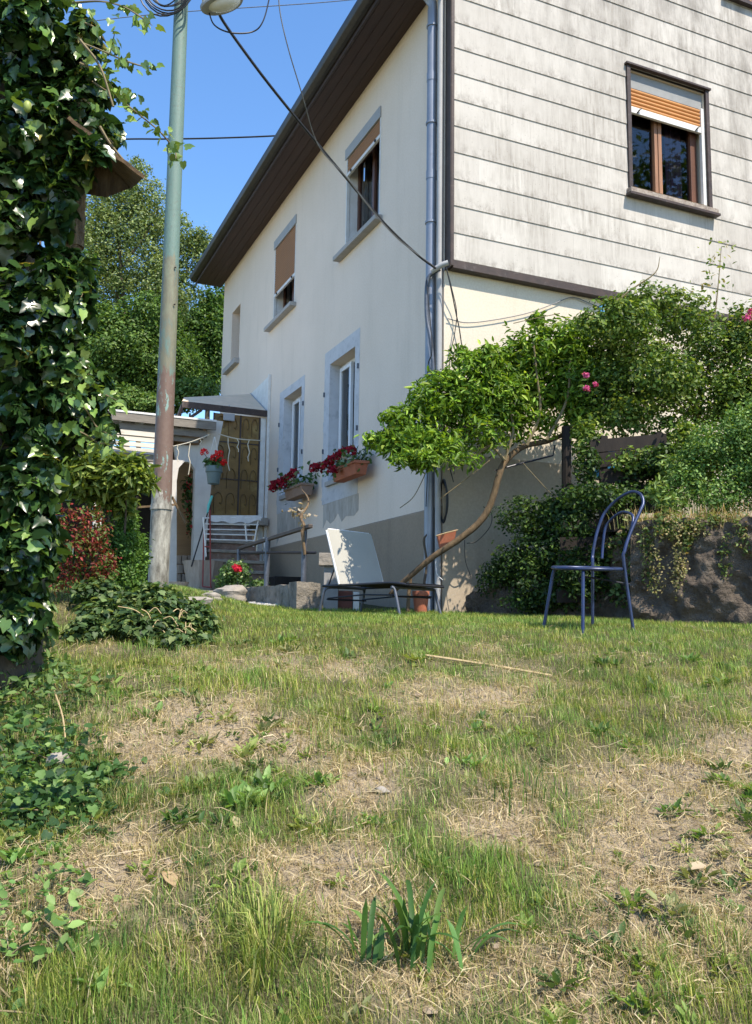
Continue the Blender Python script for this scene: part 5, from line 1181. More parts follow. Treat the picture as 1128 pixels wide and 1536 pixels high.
m = len(V); x.add(V+[v+nrm_*.016 for v in V], [(k*5+j, (k+1)*5+j, (k+1)*5+j+1, k*5+j+1) for k in range(n) for j in range(4)]+[(m+k*5+j, m+k*5+j+1, m+(k+1)*5+j+1, m+(k+1)*5+j) for k in range(n) for j in range(4)]+[(k*5, m+k*5, m+(k+1)*5, (k+1)*5) for k in range(n)]+[(k*5+4, (k+1)*5+4, m+(k+1)*5+4, m+k*5+4) for k in range(n)]+[(n*5+j, m+n*5+j, m+n*5+j+1, n*5+j+1) for j in range(4)])
x.build('roof', M['roof_wood'], bh)
x = MB(); x.hexa([at(120, 200, 4.1), at(196, 282, 4.1), at(160, 296, 4.1), at(122, 290, 4.1)], [at(120, 200, 4.12), at(196, 282, 4.12), at(160, 296, 4.12), at(122, 290, 4.12)]); x.build('side_board', M['old_wood'], bh)
# pale fruit hanging in ivy
tag(MB().blob(at(41, 160, 3.75), (.019, .019, .027), 12, .05, 2).build('fruit', mat('unripe_fruit', (.30, .34, .08), (.22, .28, .06), 6, .5), smooth=True), 'single pale green fruit hanging in the ivy', 'fruit')

GR = [(.045, .10, .022), (.08, .155, .03), (.13, .22, .045), (.20, .29, .07)]
# --- shrubs at left
def st(px, py, d, tops, r=.012):
    b = at(px, py, d); b[2] = G(b[0], b[1])-.03; return [([b, (b+at(*t))/2+W8([.03, 0, .02]), at(*t)], [r, r*.7, r*.3], 5) for t in tops]
leafy('rhododendron', T_oval(.28, .04), [PB(150, 715, 5.9, 58, 40), PB(190, 715, 5.8, 45, 32), PB(120, 700, 5.9, 40, 50), PB(170, 745, 6.0, 40, 30)], 4200, (.06, .11), [(.11, .17, .03), (.2, .27, .055), (.3, .37, .1), (.05, .09, .02)], [3, 4, 3, 2], M['leaf'], 'shrub with long narrow yellow-green leaves left of the pole below the veranda', 'shrub', clump=.24, cl=16, up=.6,
      stems=st(170, 890, 6.1, [(150, 720, 5.9), (190, 715, 5.9), (120, 710, 5.9), (167, 760, 6.)]), rnd=1.)
leafy('barberry', T_oval(.45), [PB(110, 815, 5.6, 42, 50), PB(140, 800, 5.65, 30, 35), PB(100, 850, 5.6, 30, 40), PB(80, 790, 5.6, 25, 35), PB(150, 850, 5.7, 30, 40), PB(125, 770, 5.6, 40, 16, .15, 300)], 3800, (.018, .034), [(.30, .05, .045), (.18, .035, .03), (.11, .16, .035), (.16, .08, .03)], [2.4, 2.6, 3.5, 2.2], M['leaf'], 'reddish barberry shrub between the ivy and the light green bush', 'shrub', clump=.22, cl=22,
      stems=st(120, 910, 5.7, [(90, 780, 5.6), (120, 770, 5.6), (150, 790, 5.65), (135, 830, 5.6)]))
leafy('box_shrub', T_oval(.5), [PB(170, 820, 6.1, 48, 45), PB(195, 835, 6.2, 30, 48), PB(150, 860, 6.0, 45, 35), PB(185, 870, 6.1, 40, 30), PB(190, 780, 6.2, 22, 25)], 16000, (.016, .032), [(.06, .13, .025), (.10, .2, .035), (.17, .29, .06)], [4, 4, 2], M['leaf'], 'dense light green small-leaved bush just left of the pole foot', 'shrub', clump=.25, cl=26,
      stems=st(170, 905, 6.1, [(170, 800, 6.1), (200, 810, 6.2), (140, 840, 6.)]))
mound = leafy('ivy_mound', T_ivy(), [PB(230, 905, 5.3, 55, 28), PB(170, 925, 5.2, 50, 30), PB(285, 930, 5.4, 42, 36), PB(225, 945, 5.1, 60, 32), PB(130, 950, 5.0, 35, 30), PB(150, 890, 5.5, 45, 20), PB(295, 960, 5.2, 26, 18), PB(250, 970, 5.0, 50, 22)], 10000, (.026, .048), [(.04, .08, .03), (.075, .135, .045), (.14, .21, .07), (.25, .31, .12)], [3, 4, 3, 1.3], M['leaf'], 'low mound of grey-green ivy spilling onto the lawn at the foot of the pole', 'ivy', clump=.3, cl=20, up=.9)
x = MB()
for k in range(16):
    p = at(215+85*rng.random(), 925+35*rng.random(), 5.0); p[2] += .02; q = p+W8([.10*rng.normal(), .06*rng.normal(), .06*rng.normal()]); x.tube([p, (p+q)/2+W8([0, 0, .03]), q], .0028, 4, spl=4)
x.build('dry_stalks', M['straw'], mound)
# --- ivy patch & ferny grass lower left
def patch_plant(name, tmpl, spots, n, size, cols, wts, mat_, label, cat, h=.08, spread=.13, up=1., td=None):
    P = []; 
    for px, py, s in spots:
        c = gp(px, py); m = n//len(spots); q = rng.normal(size=(m, 2))*spread*s; xx, yy = c[0]+q[:, 0], c[1]+q[:, 1]*1.2; hh = h*s*np.exp(-(q**2).sum(1)/(2*(spread*s)**2))
        P.append(np.stack([xx, yy, ground(xx, yy)+.01+hh*rng.random(m)], 1))
    P = np.concatenate(P); n = len(P); c = P.mean(0); e = empty(name, W8([c[0], c[1], G(c[0], c[1])]), label, cat)
    t = None if td is None else rng.normal(size=(n, 3))+W8(td)
    scatter('foliage', tmpl, P, rng.normal(size=(n, 3))*.55+W8([0, -.2, up]), size[0]+(size[1]-size[0])*rng.random(n), palette(n, cols, wts), mat_, e, t)
    x = MB()
    for k in range(8):
        i, j = rng.integers(0, n, 2); 
        if np.linalg.norm(P[i]-P[j]) < .4: x.tube([P[i]-W8([0, 0, .01]), (P[i]+P[j])/2, P[j]-W8([0, 0, .01])], .0025, 4, spl=3)
    if x.v: x.build('stem', M['twig'], e)
    return e
IV = [(.035, .08, .028), (.06, .13, .035), (.11, .2, .05), (.2, .3, .08)]
patch_plant('ivy_patch', T_ivy(), [(30, 1180, 1.2), (85, 1150, 1.), (110, 1210, .9), (60, 1225, 1.1), (20, 1240, 1.), (30, 1120, .9), (150, 1175, .5)], 1350, (.016, .042), IV, [3, 4, 3, 1], M['leaf'], 'patch of ivy and periwinkle on the slope at the left edge', 'ivy', h=.12, spread=.10)
patch_plant('nettle_clump', T_oval(.6), [(30, 1390, 1.), (60, 1430, .8), (15, 1450, .9), (90, 1350, .6), (30, 1480, .8)], 230, (.018, .046), [(.10, .2, .05), (.15, .25, .07), (.22, .33, .10)], None, M['leaf'], 'bright green broad-leaved seedlings in the bottom left corner', 'weed', h=.16, spread=.09)
patch_plant('nettle_clump', T_oval(.5), [(25, 1040, 1.), (80, 1060, 1.), (60, 1010, .8), (10, 1080, 1.)], 900, (.02, .05), [(.05, .1, .03), (.09, .17, .04), (.16, .24, .07)], None, M['leaf'], 'dark weedy undergrowth on the slope right below the ivy column', 'weed', h=.16, spread=.13)
# --- tufts: each its own thing
def tuft(name, px, py, n, L, w, cols, label, cat, spread=.05, lean=(.3, .9), stiff=False, wts=None):
    c = gp(px, py); q = rng.normal(size=(n, 2))*spread; X, Y = c[0]+q[:, 0], c[1]+q[:, 1]
    az = np.arctan2(q[:, 1], q[:, 0])+rng.normal(size=n)*.8
    le = lean[0]+(lean[1]-lean[0])*rng.random(n); LL = L*.8*(.35+.75*rng.random(n))
    o = blades(name, X, Y, LL, w*(.7+.6*rng.random(n)), le, palette(n, cols, wts), M['grass'], kind=None, az=az, droop=np.zeros(n) if stiff else .25*rng.random(n))
    return tag(o, label, cat)
YG = [(.22, .29, .06), (.32, .37, .1), (.13, .2, .045), (.45, .42, .17)]; DG = [(.045, .11, .025), (.08, .17, .035), (.15, .25, .06)]; ST = [(.45, .36, .19), (.3, .27, .12), (.17, .22, .06)]
tuft('grass_tuft', 400, 1440, 520, .25, .0042, YG, 'big tussock of arching yellow-green grass near the bottom, left of the strap-leaved plant', 'grass tuft', .05, (.45, .97))
tuft('grass_tuft', 345, 1400, 240, .13, .004, YG, 'smaller yellow-green tuft touching the left side of the big bottom tussock', 'grass tuft', .05)
tuft('grass_tuft', 325, 1150, 170, .06, .003, DG, 'tiny dark green tuft alone on the bare soil patch', 'grass tuft', .025, (.2, .7))
tuft('grass_tuft', 660, 1300, 500, .13, .003, YG+DG, 'tussock of green grass on the hump in the middle of the slope', 'grass tuft', .09, (.1, .8))
tuft('grass_tuft', 780, 1200, 160, .17, .005, DG+ST, 'sparse tall green blades standing right of the middle of the slope', 'grass tuft', .08, (.05, .5), True)
tuft('grass_tuft', 190, 1215, 420, .17, .0022, ST+DG, 'fine hair-like grass drooping over the small ledge left of centre', 'grass tuft', .06, (.6, .98))
tuft('grass_tuft', 60, 1070, 500, .13, .0035, DG, 'dark long grass on the slope below the ivy column', 'grass tuft', .13, (.2, .8))
tuft('grass_tuft', 480, 1250, 260, .12, .004, DG+YG, 'green tuft between the two bare soil patches near the centre', 'grass tuft', .06)
tuft('grass_tuft', 830, 1400, 420, .11, .003, DG, 'dark green grass patch right of the strap-leaved plant', 'grass tuft', .12, (.1, .8))
tuft('grass_tuft', 1050, 1460, 420, .10, .003, DG+ST, 'green and straw tuft in the bottom right corner', 'grass tuft', .11, (.1, .8))
tuft('grass_tuft', 240, 1490, 160, .09, .004, DG, 'tall green grass at the bottom edge, left part', 'grass tuft', .10, (.1, .7))
tuft('grass_tuft', 940, 1470, 200, .12, .0035, ST, 'straw coloured tuft at the bottom edge right of centre', 'grass tuft', .07, (.3, .95))
def strap(px, py, n, L, w, label, cols=DG, spread=.03):
    c = gp(px, py); e = empty('strap_leaved_plant', c, label, 'plant')
    for k in range(n):
        az = rng.random()*6.28; l = L*(.55+.6*rng.random()); le = .15+.75*rng.random(); d = W8([math.cos(az), math.sin(az), 0]); s = W8([-math.sin(az), math.cos(az), 0])
        b = c+W8([*(rng.normal(size=2)*spread), -.005]); V = []; K = 8
        for i in range(K+1):
            t = i/K; p = b+d*l*le*t**1.4+W8([0, 0, 1.])*l*(t*(1-.15*le)-.62*le*t**3); ww = w*(.55+.9*t*(1-t)*2)*(1 if t < .75 else (1-t)/.25+.03)*.5
            V += [p-s*ww+W8([0, 0, ww*.4]), p, p+s*ww+W8([0, 0, ww*.4])]
        F = [(3*i+j, 3*i+j+1, 3*i+4+j, 3*i+3+j) for i in range(K) for j in (0, 1)]
        link('leaf', W8(V), F, M['leaf'], e, palette(1, cols)[0][None].repeat(len(V), 0), smooth=True)
    return e
strap(620, 1440, 20, .30, .015, 'large clump of broad strap leaves at the bottom centre')
strap(545, 1460, 10, .22, .015, 'smaller strap-leaved clump just left of the large one')
strap(690, 1450, 8, .20, .016, 'broad bent leaves just right of the large strap-leaved clump', [(.09, .19, .05), (.13, .25, .07)])
def rosette(px, py, n, L, label, cols=((.13, .25, .06), (.18, .31, .08), (.25, .37, .12))):
    c = gp(px, py); az = rng.random(n)*6.28; el = .2+.9*rng.random(n); P = np.tile(c, (n, 1))+rng.normal(size=(n, 3))*W8([.03, .03, .004])+W8([0, 0, .008])
    t = np.stack([np.cos(az)*np.cos(el), np.sin(az)*np.cos(el), np.sin(el)], 1); nn = np.stack([-np.cos(az)*np.sin(el), -np.sin(az)*np.sin(el), np.cos(el)], 1)
    o = scatter('rosette_weed', T_oval(.34, .05), P, nn, L*(.5+.6*rng.random(n)), palette(n, cols), M['leaf'], None, t); tag(o, label, 'weed')
rosette(365, 1210, 60, .085, 'bright green rosette weed on the left of the slope beside a dead leaf')
rosette(400, 1190, 40, .075, 'broad-leaved weed touching the bright rosette on its right')
rosette(480, 1180, 40, .06, 'low leafy weed near the centre bare patch')
rosette(275, 1235, 36, .06, 'dark small-leaved weed between the drooping grass and the bright rosette', ((.06, .12, .035), (.09, .17, .05)))
rosette(700, 1150, 30, .05, 'pale weed in the dry grass right of centre')
rosette(150, 1480, 30, .06, 'leafy weed near the bottom left')
rosette(560, 1240, 30, .05, 'small leafy weed beside the central hump')
rosette(30, 1300, 30, .06, 'light green weed at the left edge under the ivy patch')
tuft('grass_tuft', 330, 1330, 300, .11, .003, DG, 'dark green tuft above the yellow-green tussocks', 'grass tuft', .07, (.2, .9))
tuft('grass_tuft', 700, 1350, 300, .10, .003, DG, 'dark green tuft just above and right of the large strap-leaved clump', 'grass tuft', .07, (.2, .9))
tuft('grass_tuft', 560, 1010, 420, .07, .003, DG, 'thick dark green tuft in the upper lawn left of the cane', 'grass tuft', .09, (.1, .7))
tuft('grass_tuft', 1050, 1110, 320, .08, .003, DG, 'dark green tuft in the lawn near the right edge', 'grass tuft', .10, (.1, .7))
tuft('grass_tuft', 120, 1460, 300, .12, .003, DG+YG[:1], 'dense green tuft beside the seedlings at the bottom left', 'grass tuft', .07, (.2, .9))
tuft('grass_tuft', 590, 1330, 260, .10, .003, YG+DG, 'arching green tuft between the central hump and the strap-leaved plants', 'grass tuft', .06, (.3, .95))
# dead leaves, stones, stick
def dead(px, py, s, col, label):
    c = gp(px, py)+W8([0, 0, .02]); o = scatter('dead_leaf', T_oval(.45, .08), c[None], W8([[.2, -.4, .9]]), s, W8(col)[None], M['leaf']); tag(o, label, 'dead leaf')
dead(262, 1350, .085, (.5, .36, .2), 'tan curled dead leaf lying left of the yellow-green tussock'); dead(95, 1190, .075, (.62, .6, .28), 'pale yellow leaf standing in the ivy patch'); dead(1060, 1310, .07, (.52, .42, .28), 'tan dead leaf in the straw at the right'); dead(350, 1235, .06, (.5, .42, .24), 'dry leaf beside the bright green rosette'); dead(180, 1165, .06, (.45, .35, .25), 'pale dry leaf on the litter right of the ivy patch')
c = gp(85, 1155); rock('rock', c+W8([0, 0, .03]), (.035, .03, .022), 'pale grey stone lying in the ivy patch at the left', 'rock', seed=31)
c = gp(570, 1190); rock('rock', c, (.03, .025, .012), 'small flat stone in the central bare patch', 'rock', seed=32)
A, B = gp(632, 988), gp(828, 1019); MB2 = MB().tube([A+W8([0, 0, .02]), (A+B)/2+W8([0, 0, .02]), B+W8([0, 0, .015])], [.008, .009, .006], 6, spl=5, wob=.2); tag(MB2.build('stick', M['straw']), 'long straw coloured cane lying across the lawn', 'stick')
for a, b, lb in (((80, 1060), (100, 1150), 'thin dry stalk leaning down the left slope'), ((350, 1120), (385, 1112), 'short dead twig on the upper bare patch')):
    P, Q = gp(*a)+W8([0, 0, .06]), gp(*b)+W8([0, 0, .015]); tag(MB().tube([P, (P+Q)/2+W8([.01, 0, .02]), Q], .003, 5, spl=4).build('dry_stalk', M['straw']), lb, 'stalk')

# --- wisteria over the lounger and wall
wb_ = [PB(572, 662, 8.55, 34, 16, .2), PB(612, 640, 8.6, 48, 36, .3), PB(655, 600, 8.75, 50, 46, .35), PB(700, 570, 8.9, 48, 46, .4), PB(728, 548, 8.95, 34, 34, .3), PB(745, 600, 9., 55, 45, .4), PB(800, 530, 9.1, 42, 48, .4), PB(850, 515, 9.1, 50, 44, .4),
       PB(810, 590, 9.15, 60, 40, .4), PB(640, 668, 8.65, 62, 26, .35, 1300), PB(715, 655, 8.85, 55, 32, .35, 900), PB(790, 640, 9.1, 60, 30, .4, 1000), PB(870, 590, 9., 40, 60, .35), PB(690, 530, 8.95, 16, 14, .15), PB(808, 480, 9.1, 14, 14, .12), PB(872, 640, 9, 30, 40, .3, 700), PB(770, 560, 9.1, 60, 60, .3), PB(720, 610, 8.9, 90, 50, .3, 3000), PB(850, 560, 9.1, 50, 60, .3), PB(620, 665, 8.45, 60, 24, .25, 1300), PB(622, 690, 8.28, 44, 15, .2, 1100), PB(690, 690, 8.4, 50, 12, .2, 250)]
wbase = at(590, 890, 9.15); wbase[2] = G(wbase[0], wbase[1])
wis = leafy('wisteria', T_oval(.30, .07), wb_, 19500, (.05, .11), [(.07, .14, .015), (.14, .25, .024), (.22, .34, .04), (.33, .43, .07)], [3, 5, 3, .7], M['leaf'], 'bright green wisteria with a bent leaning trunk in front of the house corner', 'wisteria', clump=.26, cl=26, up=.4, base=wbase, tdir=(-.2, -.1, .15, .7), fill=.42, jit=.28)
x = MB(); x.tube([at(585, 892, 9.15), at(612, 867, 9.05), at(650, 835, 8.95), at(690, 808, 8.9), at(722, 780, 8.9), at(738, 750, 8.9), at(748, 715, 8.9), at(758, 692, 8.95), at(785, 670, 9.0), at(820, 662, 9.05), at(850, 650, 9.1)], [.022, .028, .03, .032, .034, .034, .034, .034, .03, .027, .022], 10, spl=6, wob=.12); x.build('trunk', mat('vine_bark', (.17, .115, .06), (.06, .04, .022), 30, .9, bmp=1., stretch=(1.2, 1.2, .4)), wis, smooth=True)
x = MB()
for pts in ([(757, 690), (735, 668), (700, 650), (650, 640), (600, 655)], [(757, 690), (770, 640), (750, 590), (720, 560)], [(790, 668), (810, 620), (805, 560), (800, 510)], [(735, 668), (700, 690), (672, 705)], [(820, 660), (850, 600), (855, 540)], [(600, 655), (660, 670), (700, 640), (740, 590)], [(650, 640), (668, 655), (690, 645), (735, 600)]):
    x.tube([at(a, b, 8.85) for a, b in pts], [.018, .013, .010, .008, .006][:len(pts)], 6, spl=5)
each(x, 'branch', M['twig'], wis, smooth=True)
for pts in ([(640, 705), (630, 728), (618, 748), (600, 762)], [(840, 470), (800, 478), (770, 485)], [(735, 690), (700, 718), (660, 748)], [(785, 695), (800, 712), (835, 750)]): MB().tube([at(a, b, 8.8) for a, b in pts], .0045, 5, spl=4).build('tendril', M['twig'], wis)
tag(MB().tube([at(742, 706, 8.95), at(775, 697, 9.), at(830, 683, 9.), at(832, 668, 9.)], .010, 7).build('iron_bar', M['black_metal']), 'slanting black iron bar propping the wisteria', 'bar')
hb = empty('hanging_trough', at(670, 822, 9.0), 'small terracotta trough hung by wire on the downpipe above the wisteria trunk', 'flower trough')
x = MB(); a = at(660, 822, 9.05); a2 = at(681, 815, 9.05); x.hexa([a, a2, a2+W8([0, .1, 0]), a+W8([0, .1, 0])], [at(656, 802, 9.02), at(685, 794, 9.02), at(685, 794, 9.02)+W8([0, .14, 0]), at(656, 802, 9.02)+W8([0, .14, 0])]); x.build('trough', M['terracotta'], hb, bevel=.005)
MB().tube([at(654, 804, 8.98), at(670, 799, 8.98), at(687, 795, 8.98)], .006, 5).build('rim_wire', M['straw'], hb); MB().tube([at(653, 835, 8.95), at(655, 860, 8.95), at(664, 870, 8.95)], .004, 5, spl=4).build('wire', M['white_metal'], hb)
tag(MB().tube([at(635, 922, 9.3), at(636, 880, 9.35), at(640, 845, 9.4), at(636, 812, 9.42), at(640, 802, 9.44)], [.02, .016, .013, .015, .008], 6, spl=5, wob=.4).build('dead_branch', M['bark']), 'dark dead branch standing against the downpipe', 'branch')
ctube('wall_cable', [at(700, 815, 9.3), at(715, 812, 9.3), at(735, 790, 9.3), at(737, 770, 9.3), at(725, 760, 9.3)], .005, M['cable'], 'black cable loop hanging on the front wall behind the wisteria trunk', 'cable')
ctube('wall_cable', [at(697, 810, 9.3), at(698, 840, 9.3), at(706, 865, 9.3)], .004, M['cable'], 'short black cable hanging below the cable loop', 'cable')
# --- climbing rose over the screen
RO = [(.05, .095, .018), (.095, .165, .028), (.17, .25, .045), (.30, .36, .09)]
rb = [PB(970, 455, 9.2, 55, 36, .4), PB(925, 500, 9.1, 60, 50, .45), PB(1020, 480, 9.1, 60, 45, .4), PB(1075, 530, 8.9, 60, 60, .4), PB(960, 560, 9., 80, 60, .45), PB(900, 590, 8.9, 45, 60, .4), PB(1050, 600, 8.8, 80, 60, .4), PB(940, 625, 8.7, 60, 34, .3), PB(1120, 500, 8.8, 40, 50, .3), PB(1110, 600, 8.6, 50, 60, .3), PB(1010, 660, 8.6, 40, 40, .25), PB(1150, 560, 8.6, 60, 80, .3), PB(960, 690, 8.15, 60, 24, .12, 900), PB(880, 660, 8.4, 30, 40, .2, 800), PB(930, 560, 9.2, 90, 90, .5, 7000), PB(930, 480, 8.5, 70, 40, .3, 2600), PB(1000, 560, 8.3, 60, 40, .25, 2000), PB(1040, 690, 8.2, 60, 60, .3, 4000), PB(1130, 680, 8.3, 60, 70, .3, 4000)]
rbase = at(990, 930, 8.6); rbase[2] = 2.4
rose = leafy('climbing_rose', T_oval(.55, .05), rb, 44000, (.030, .060), RO, [3, 4, 3, 1.2], M['leaf'], 'big dense climbing rose bush with a few pink flowers right of the wisteria', 'rose bush', clump=.24, cl=26, base=rbase, up=.5)
x = MB()
for pts in ([(990, 760), (985, 700), (960, 620), (950, 540), (970, 470)], [(1000, 760), (1040, 660), (1060, 560), (1075, 450), (1082, 370)], [(985, 720), (930, 640), (900, 560)], [(1060, 560), (1100, 500), (1120, 470)], [(950, 540), (905, 480), (940, 440), (982, 410), (990, 385)]): x.tube([at(a, b, 9.0-.0) for a, b in pts], [.022, .016, .011, .007, .003][:len(pts)], 6, spl=5)
each(x, 'cane', M['twig'], rose, smooth=True)
n = 90; t = rng.random(n); C = W8(cat_spline([at(1065, 470, 9), at(1075, 420, 9), at(1082, 365, 9)], 20)); Q = C[rng.integers(0, len(C), n)]+rng.normal(size=(n, 3))*W8([.09, .06, .04]); scatter('sprig_leaves', T_oval(.45), Q, rng.normal(size=(n, 3))+W8([0, -.3, .5]), .04+.03*rng.random(n), palette(n, RO[1:]+[(.35, .3, .14)]), M['leaf'], rose)
pk = [(.62, .10, .28), (.7, .2, .38), (.5, .06, .2)]
for px, py, r in ((880, 583, .032), (879, 563, .026), (893, 577, .018), (1120, 477, .04), (1126, 468, .025)): flower_heads(rose, [at(px, py, 8.5)], r, pk, 46, .026)
# --- shrubs round the chair and on the bank
leafy('bramble', T_oval(.55), [PB(790, 775, 8.9, 55, 34, .3), PB(850, 765, 8.6, 48, 40, .3), PB(820, 820, 8.7, 60, 45, .3), PB(770, 850, 8.9, 40, 40, .25), PB(860, 850, 8.5, 45, 60, .25), PB(930, 745, 8.1, 40, 22, .2), PB(880, 900, 8.4, 55, 24, .2), PB(800, 900, 8.6, 55, 20, .2), PB(900, 860, 8.35, 50, 60, .2), PB(960, 720, 8.3, 50, 40, .2), PB(890, 800, 8.7, 80, 90, .2), PB(990, 690, 8.0, 30, 26, .12, 900), PB(880, 700, 8.2, 24, 34, .12, 900), PB(890, 745, 7.85, 62, 22, .2, 1500), PB(865, 790, 7.9, 30, 22, .12, 500), PB(750, 870, 9.1, 40, 34, .2), PB(830, 870, 8.5, 60, 50, .2), PB(880, 860, 8.1, 50, 50, .15)], 32000, (.026, .05), [(.022, .05, .012), (.045, .09, .02), (.11, .18, .035)], [4, 4, 1.6], M['leaf'], 'dark sprawling undergrowth below the wisteria, left of the blue chair', 'shrub', clump=.26, cl=22)
leafy('vine', T_ivy(), [PB(945, 800, 7.9, 20, 40, .12), PB(955, 860, 7.8, 22, 45, .12), PB(930, 890, 7.9, 20, 25, .1), PB(925, 820, 7.95, 16, 30, .1)], 480, (.03, .055), [(.06, .11, .03), (.13, .2, .06), (.24, .3, .12), (.28, .2, .12)], [3, 3, 1.5, .7], M['leaf'], 'leafy vine at the end of the retaining wall just behind the blue chair', 'vine', clump=.3, cl=12)
leafy('bank_shrub', T_oval(.6), [PB(1080, 665, 7.6, 55, 42, .3), PB(1120, 640, 7.5, 40, 45, .3), PB(1040, 690, 7.7, 30, 30, .2), PB(1110, 710, 7.5, 45, 30, .25), PB(1150, 690, 7.4, 50, 70, .3), PB(1090, 745, 7.45, 60, 30, .2), PB(1030, 725, 7.6, 34, 36, .2)], 17000, (.018, .036), [(.08, .16, .035), (.14, .25, .055), (.25, .37, .11)], [3, 4, 2.5], M['leaf'], 'light green small-leaved bush on top of the retaining wall at the right edge', 'shrub', clump=.25, cl=24, base=at(1100, 778, 7.5))
leafy('bank_shrub', T_oval(.35), [PB(1010, 750, 7.5, 28, 22, .15), PB(985, 735, 7.6, 22, 20, .12), PB(1000, 700, 7.7, 16, 24, .1)], 700, (.04, .075), [(.1, .18, .04), (.18, .28, .07), (.28, .36, .12)], None, M['leaf'], 'yellowish leafy weed on the left end of the retaining wall', 'weed', clump=.3, cl=10, base=at(1000, 778, 7.5))
leafy('bank_creeper', T_oval(.5), [PB(1000, 785, 7.2, 26, 26, .08), PB(1070, 782, 7.1, 40, 16, .08), PB(1118, 800, 6.95, 26, 36, .08), PB(970, 830, 7.35, 14, 60, .06), PB(1030, 800, 7.15, 14, 30, .06), PB(1090, 835, 7.0, 12, 40, .05, 300)], 2400, (.018, .04), [(.08, .14, .035), (.14, .2, .05), (.25, .28, .09), (.3, .22, .1)], [3, 3, 2, 1], M['leaf'], 'green creeper spilling over the front of the retaining wall', 'creeper', clump=.3, cl=16)
def bank_tuft(px, n, L, label, cols):
    c = at(px, 780, 7.45); c[2] = 2.45; q = rng.normal(size=(n, 2))*W8([.12, .06]); 
    o = blades('grass_tuft', c[0]+q[:, 0], c[1]+q[:, 1], L*(.5+.6*rng.random(n)), np.full(n, .006), .2+.6*rng.random(n), palette(n, cols), M['grass'], kind=None, Z=np.full(n, 2.43)); tag(o, label, 'grass tuft')
bank_tuft(1055, 240, .42, 'tall grass standing on the retaining wall below the light green bush', DG+YG[:1]); bank_tuft(970, 130, .26, 'grass at the left end of the retaining wall top', YG+ST)
bank_tuft(1110, 200, .26, 'short grass on the wall top at the right edge', DG+ST)
rosette(858, 925, 0 or 1, .02, 'tiny seedling in the lawn by the blue chair')
# small weeds at wall foot, rose by the steps
leafy('rose_bush', T_oval(.55), [PB(352, 862, 11.9, 28, 20, .25), PB(380, 878, 11.8, 22, 10, .2), PB(335, 873, 11.9, 16, 12, .2)], 1500, (.035, .06), [(.07, .14, .04), (.13, .22, .07), (.24, .3, .14)], [3, 3, 1], M['leaf'], 'small rose bush with one red bloom in front of the steps', 'rose bush', clump=.3, cl=14, base=at(352, 890, 11.9))
rz = [o for o in COL.objects if o.name.startswith('rose_bush')][0]; flower_heads(rz, [at(356, 853, 11.6)], .05, [(.6, .02, .06), (.5, .02, .04)], 50, .04)
leafy('climbing_plant', T_oval(.5), [PB(282, 745, 14.2, 9, 35, .1), PB(286, 785, 14.2, 6, 20, .1)], 350, (.05, .09), [(.04, .08, .02), (.08, .13, .04), (.3, .03, .03)], [4, 3, 1], M['leaf'], 'dark climbing plant with red specks on the tan wall in the veranda', 'climbing plant', clump=.35, cl=10)

# --- tree standing outside the picture, mirrored in the front window panes
# --- background trees
def tree(name, base, trunk, limbs, blobs, n, size, cols, wts, label, cat='tree', clump=.2, cl=60, tm=None, r0=.2, up=.45):
    e = empty(name, base, label, cat, 'trees behind the veranda')
    r0 = r0*.7; x = MB(); x.tube([base]+trunk, list(np.linspace(r0, r0*.25, len(trunk)+1)), 9, spl=5, wob=.1); tr_ = x.build('trunk', M['bark'], e, smooth=True)
    x = MB()
    for L in limbs: x.tube(L, list(np.linspace(r0*.45, r0*.08, len(L))), 6, spl=5)
    if limbs: each(x, 'limb', M['bark'], tr_, smooth=True)
    P, Nn = cloud(blobs, n, clump, (.3, 1.15), cl=cl, up=up, fill=.33)
    scatter('crown', tm or T_rhomb(.55), P, Nn, size[0]+(size[1]-size[0])*rng.random(len(P)), palette(len(P), cols, wts, .22), M['leaf'], e)
    return e
def tbase(px, d): p = at(px, 900, d); p[2] = G(p[0], p[1])-.1; return p
TB = [(.08, .13, .035), (.15, .21, .06), (.23, .29, .10), (.33, .38, .17)]
tree('birch_tree', tbase(215, 26), [at(205, 620, 26), at(185, 450, 26), at(178, 330, 26), at(180, 250, 26)], [[at(200, 560, 26), at(250, 480, 26), at(275, 420, 26), at(300, 370, 26)], [at(186, 460, 26), at(150, 400, 26), at(140, 350, 26)], [at(183, 400, 26), at(220, 350, 26), at(240, 310, 26)], [at(200, 560, 26), at(235, 500, 25.5), at(262, 490, 25)]],
     [PB(175, 290, 26, 42, 50), PB(215, 300, 26, 44, 46), PB(190, 380, 26.5, 75, 90, 2.2, 9000), PB(240, 440, 26.5, 60, 60, 2., 5000), PB(290, 385, 26.2, 46, 34), PB(150, 440, 26, 40, 60), PB(205, 255, 26, 24, 22), PB(262, 330, 26, 26, 20, None, 500), PB(165, 350, 26, 45, 45), PB(225, 345, 26.5, 45, 40), PB(280, 360, 26, 40, 28), PB(305, 365, 26, 24, 22), PB(150, 395, 26, 30, 30), PB(250, 400, 26, 42, 34), PB(180, 420, 27, 35, 16, None, 300), PB(270, 440, 26, 26, 22, None, 400), PB(140, 320, 26, 30, 50)], 46000, (.06, .12), TB, [2, 4, 3, 1.2],
     'tall loose grey-green tree rising highest behind the pole', r0=.13)
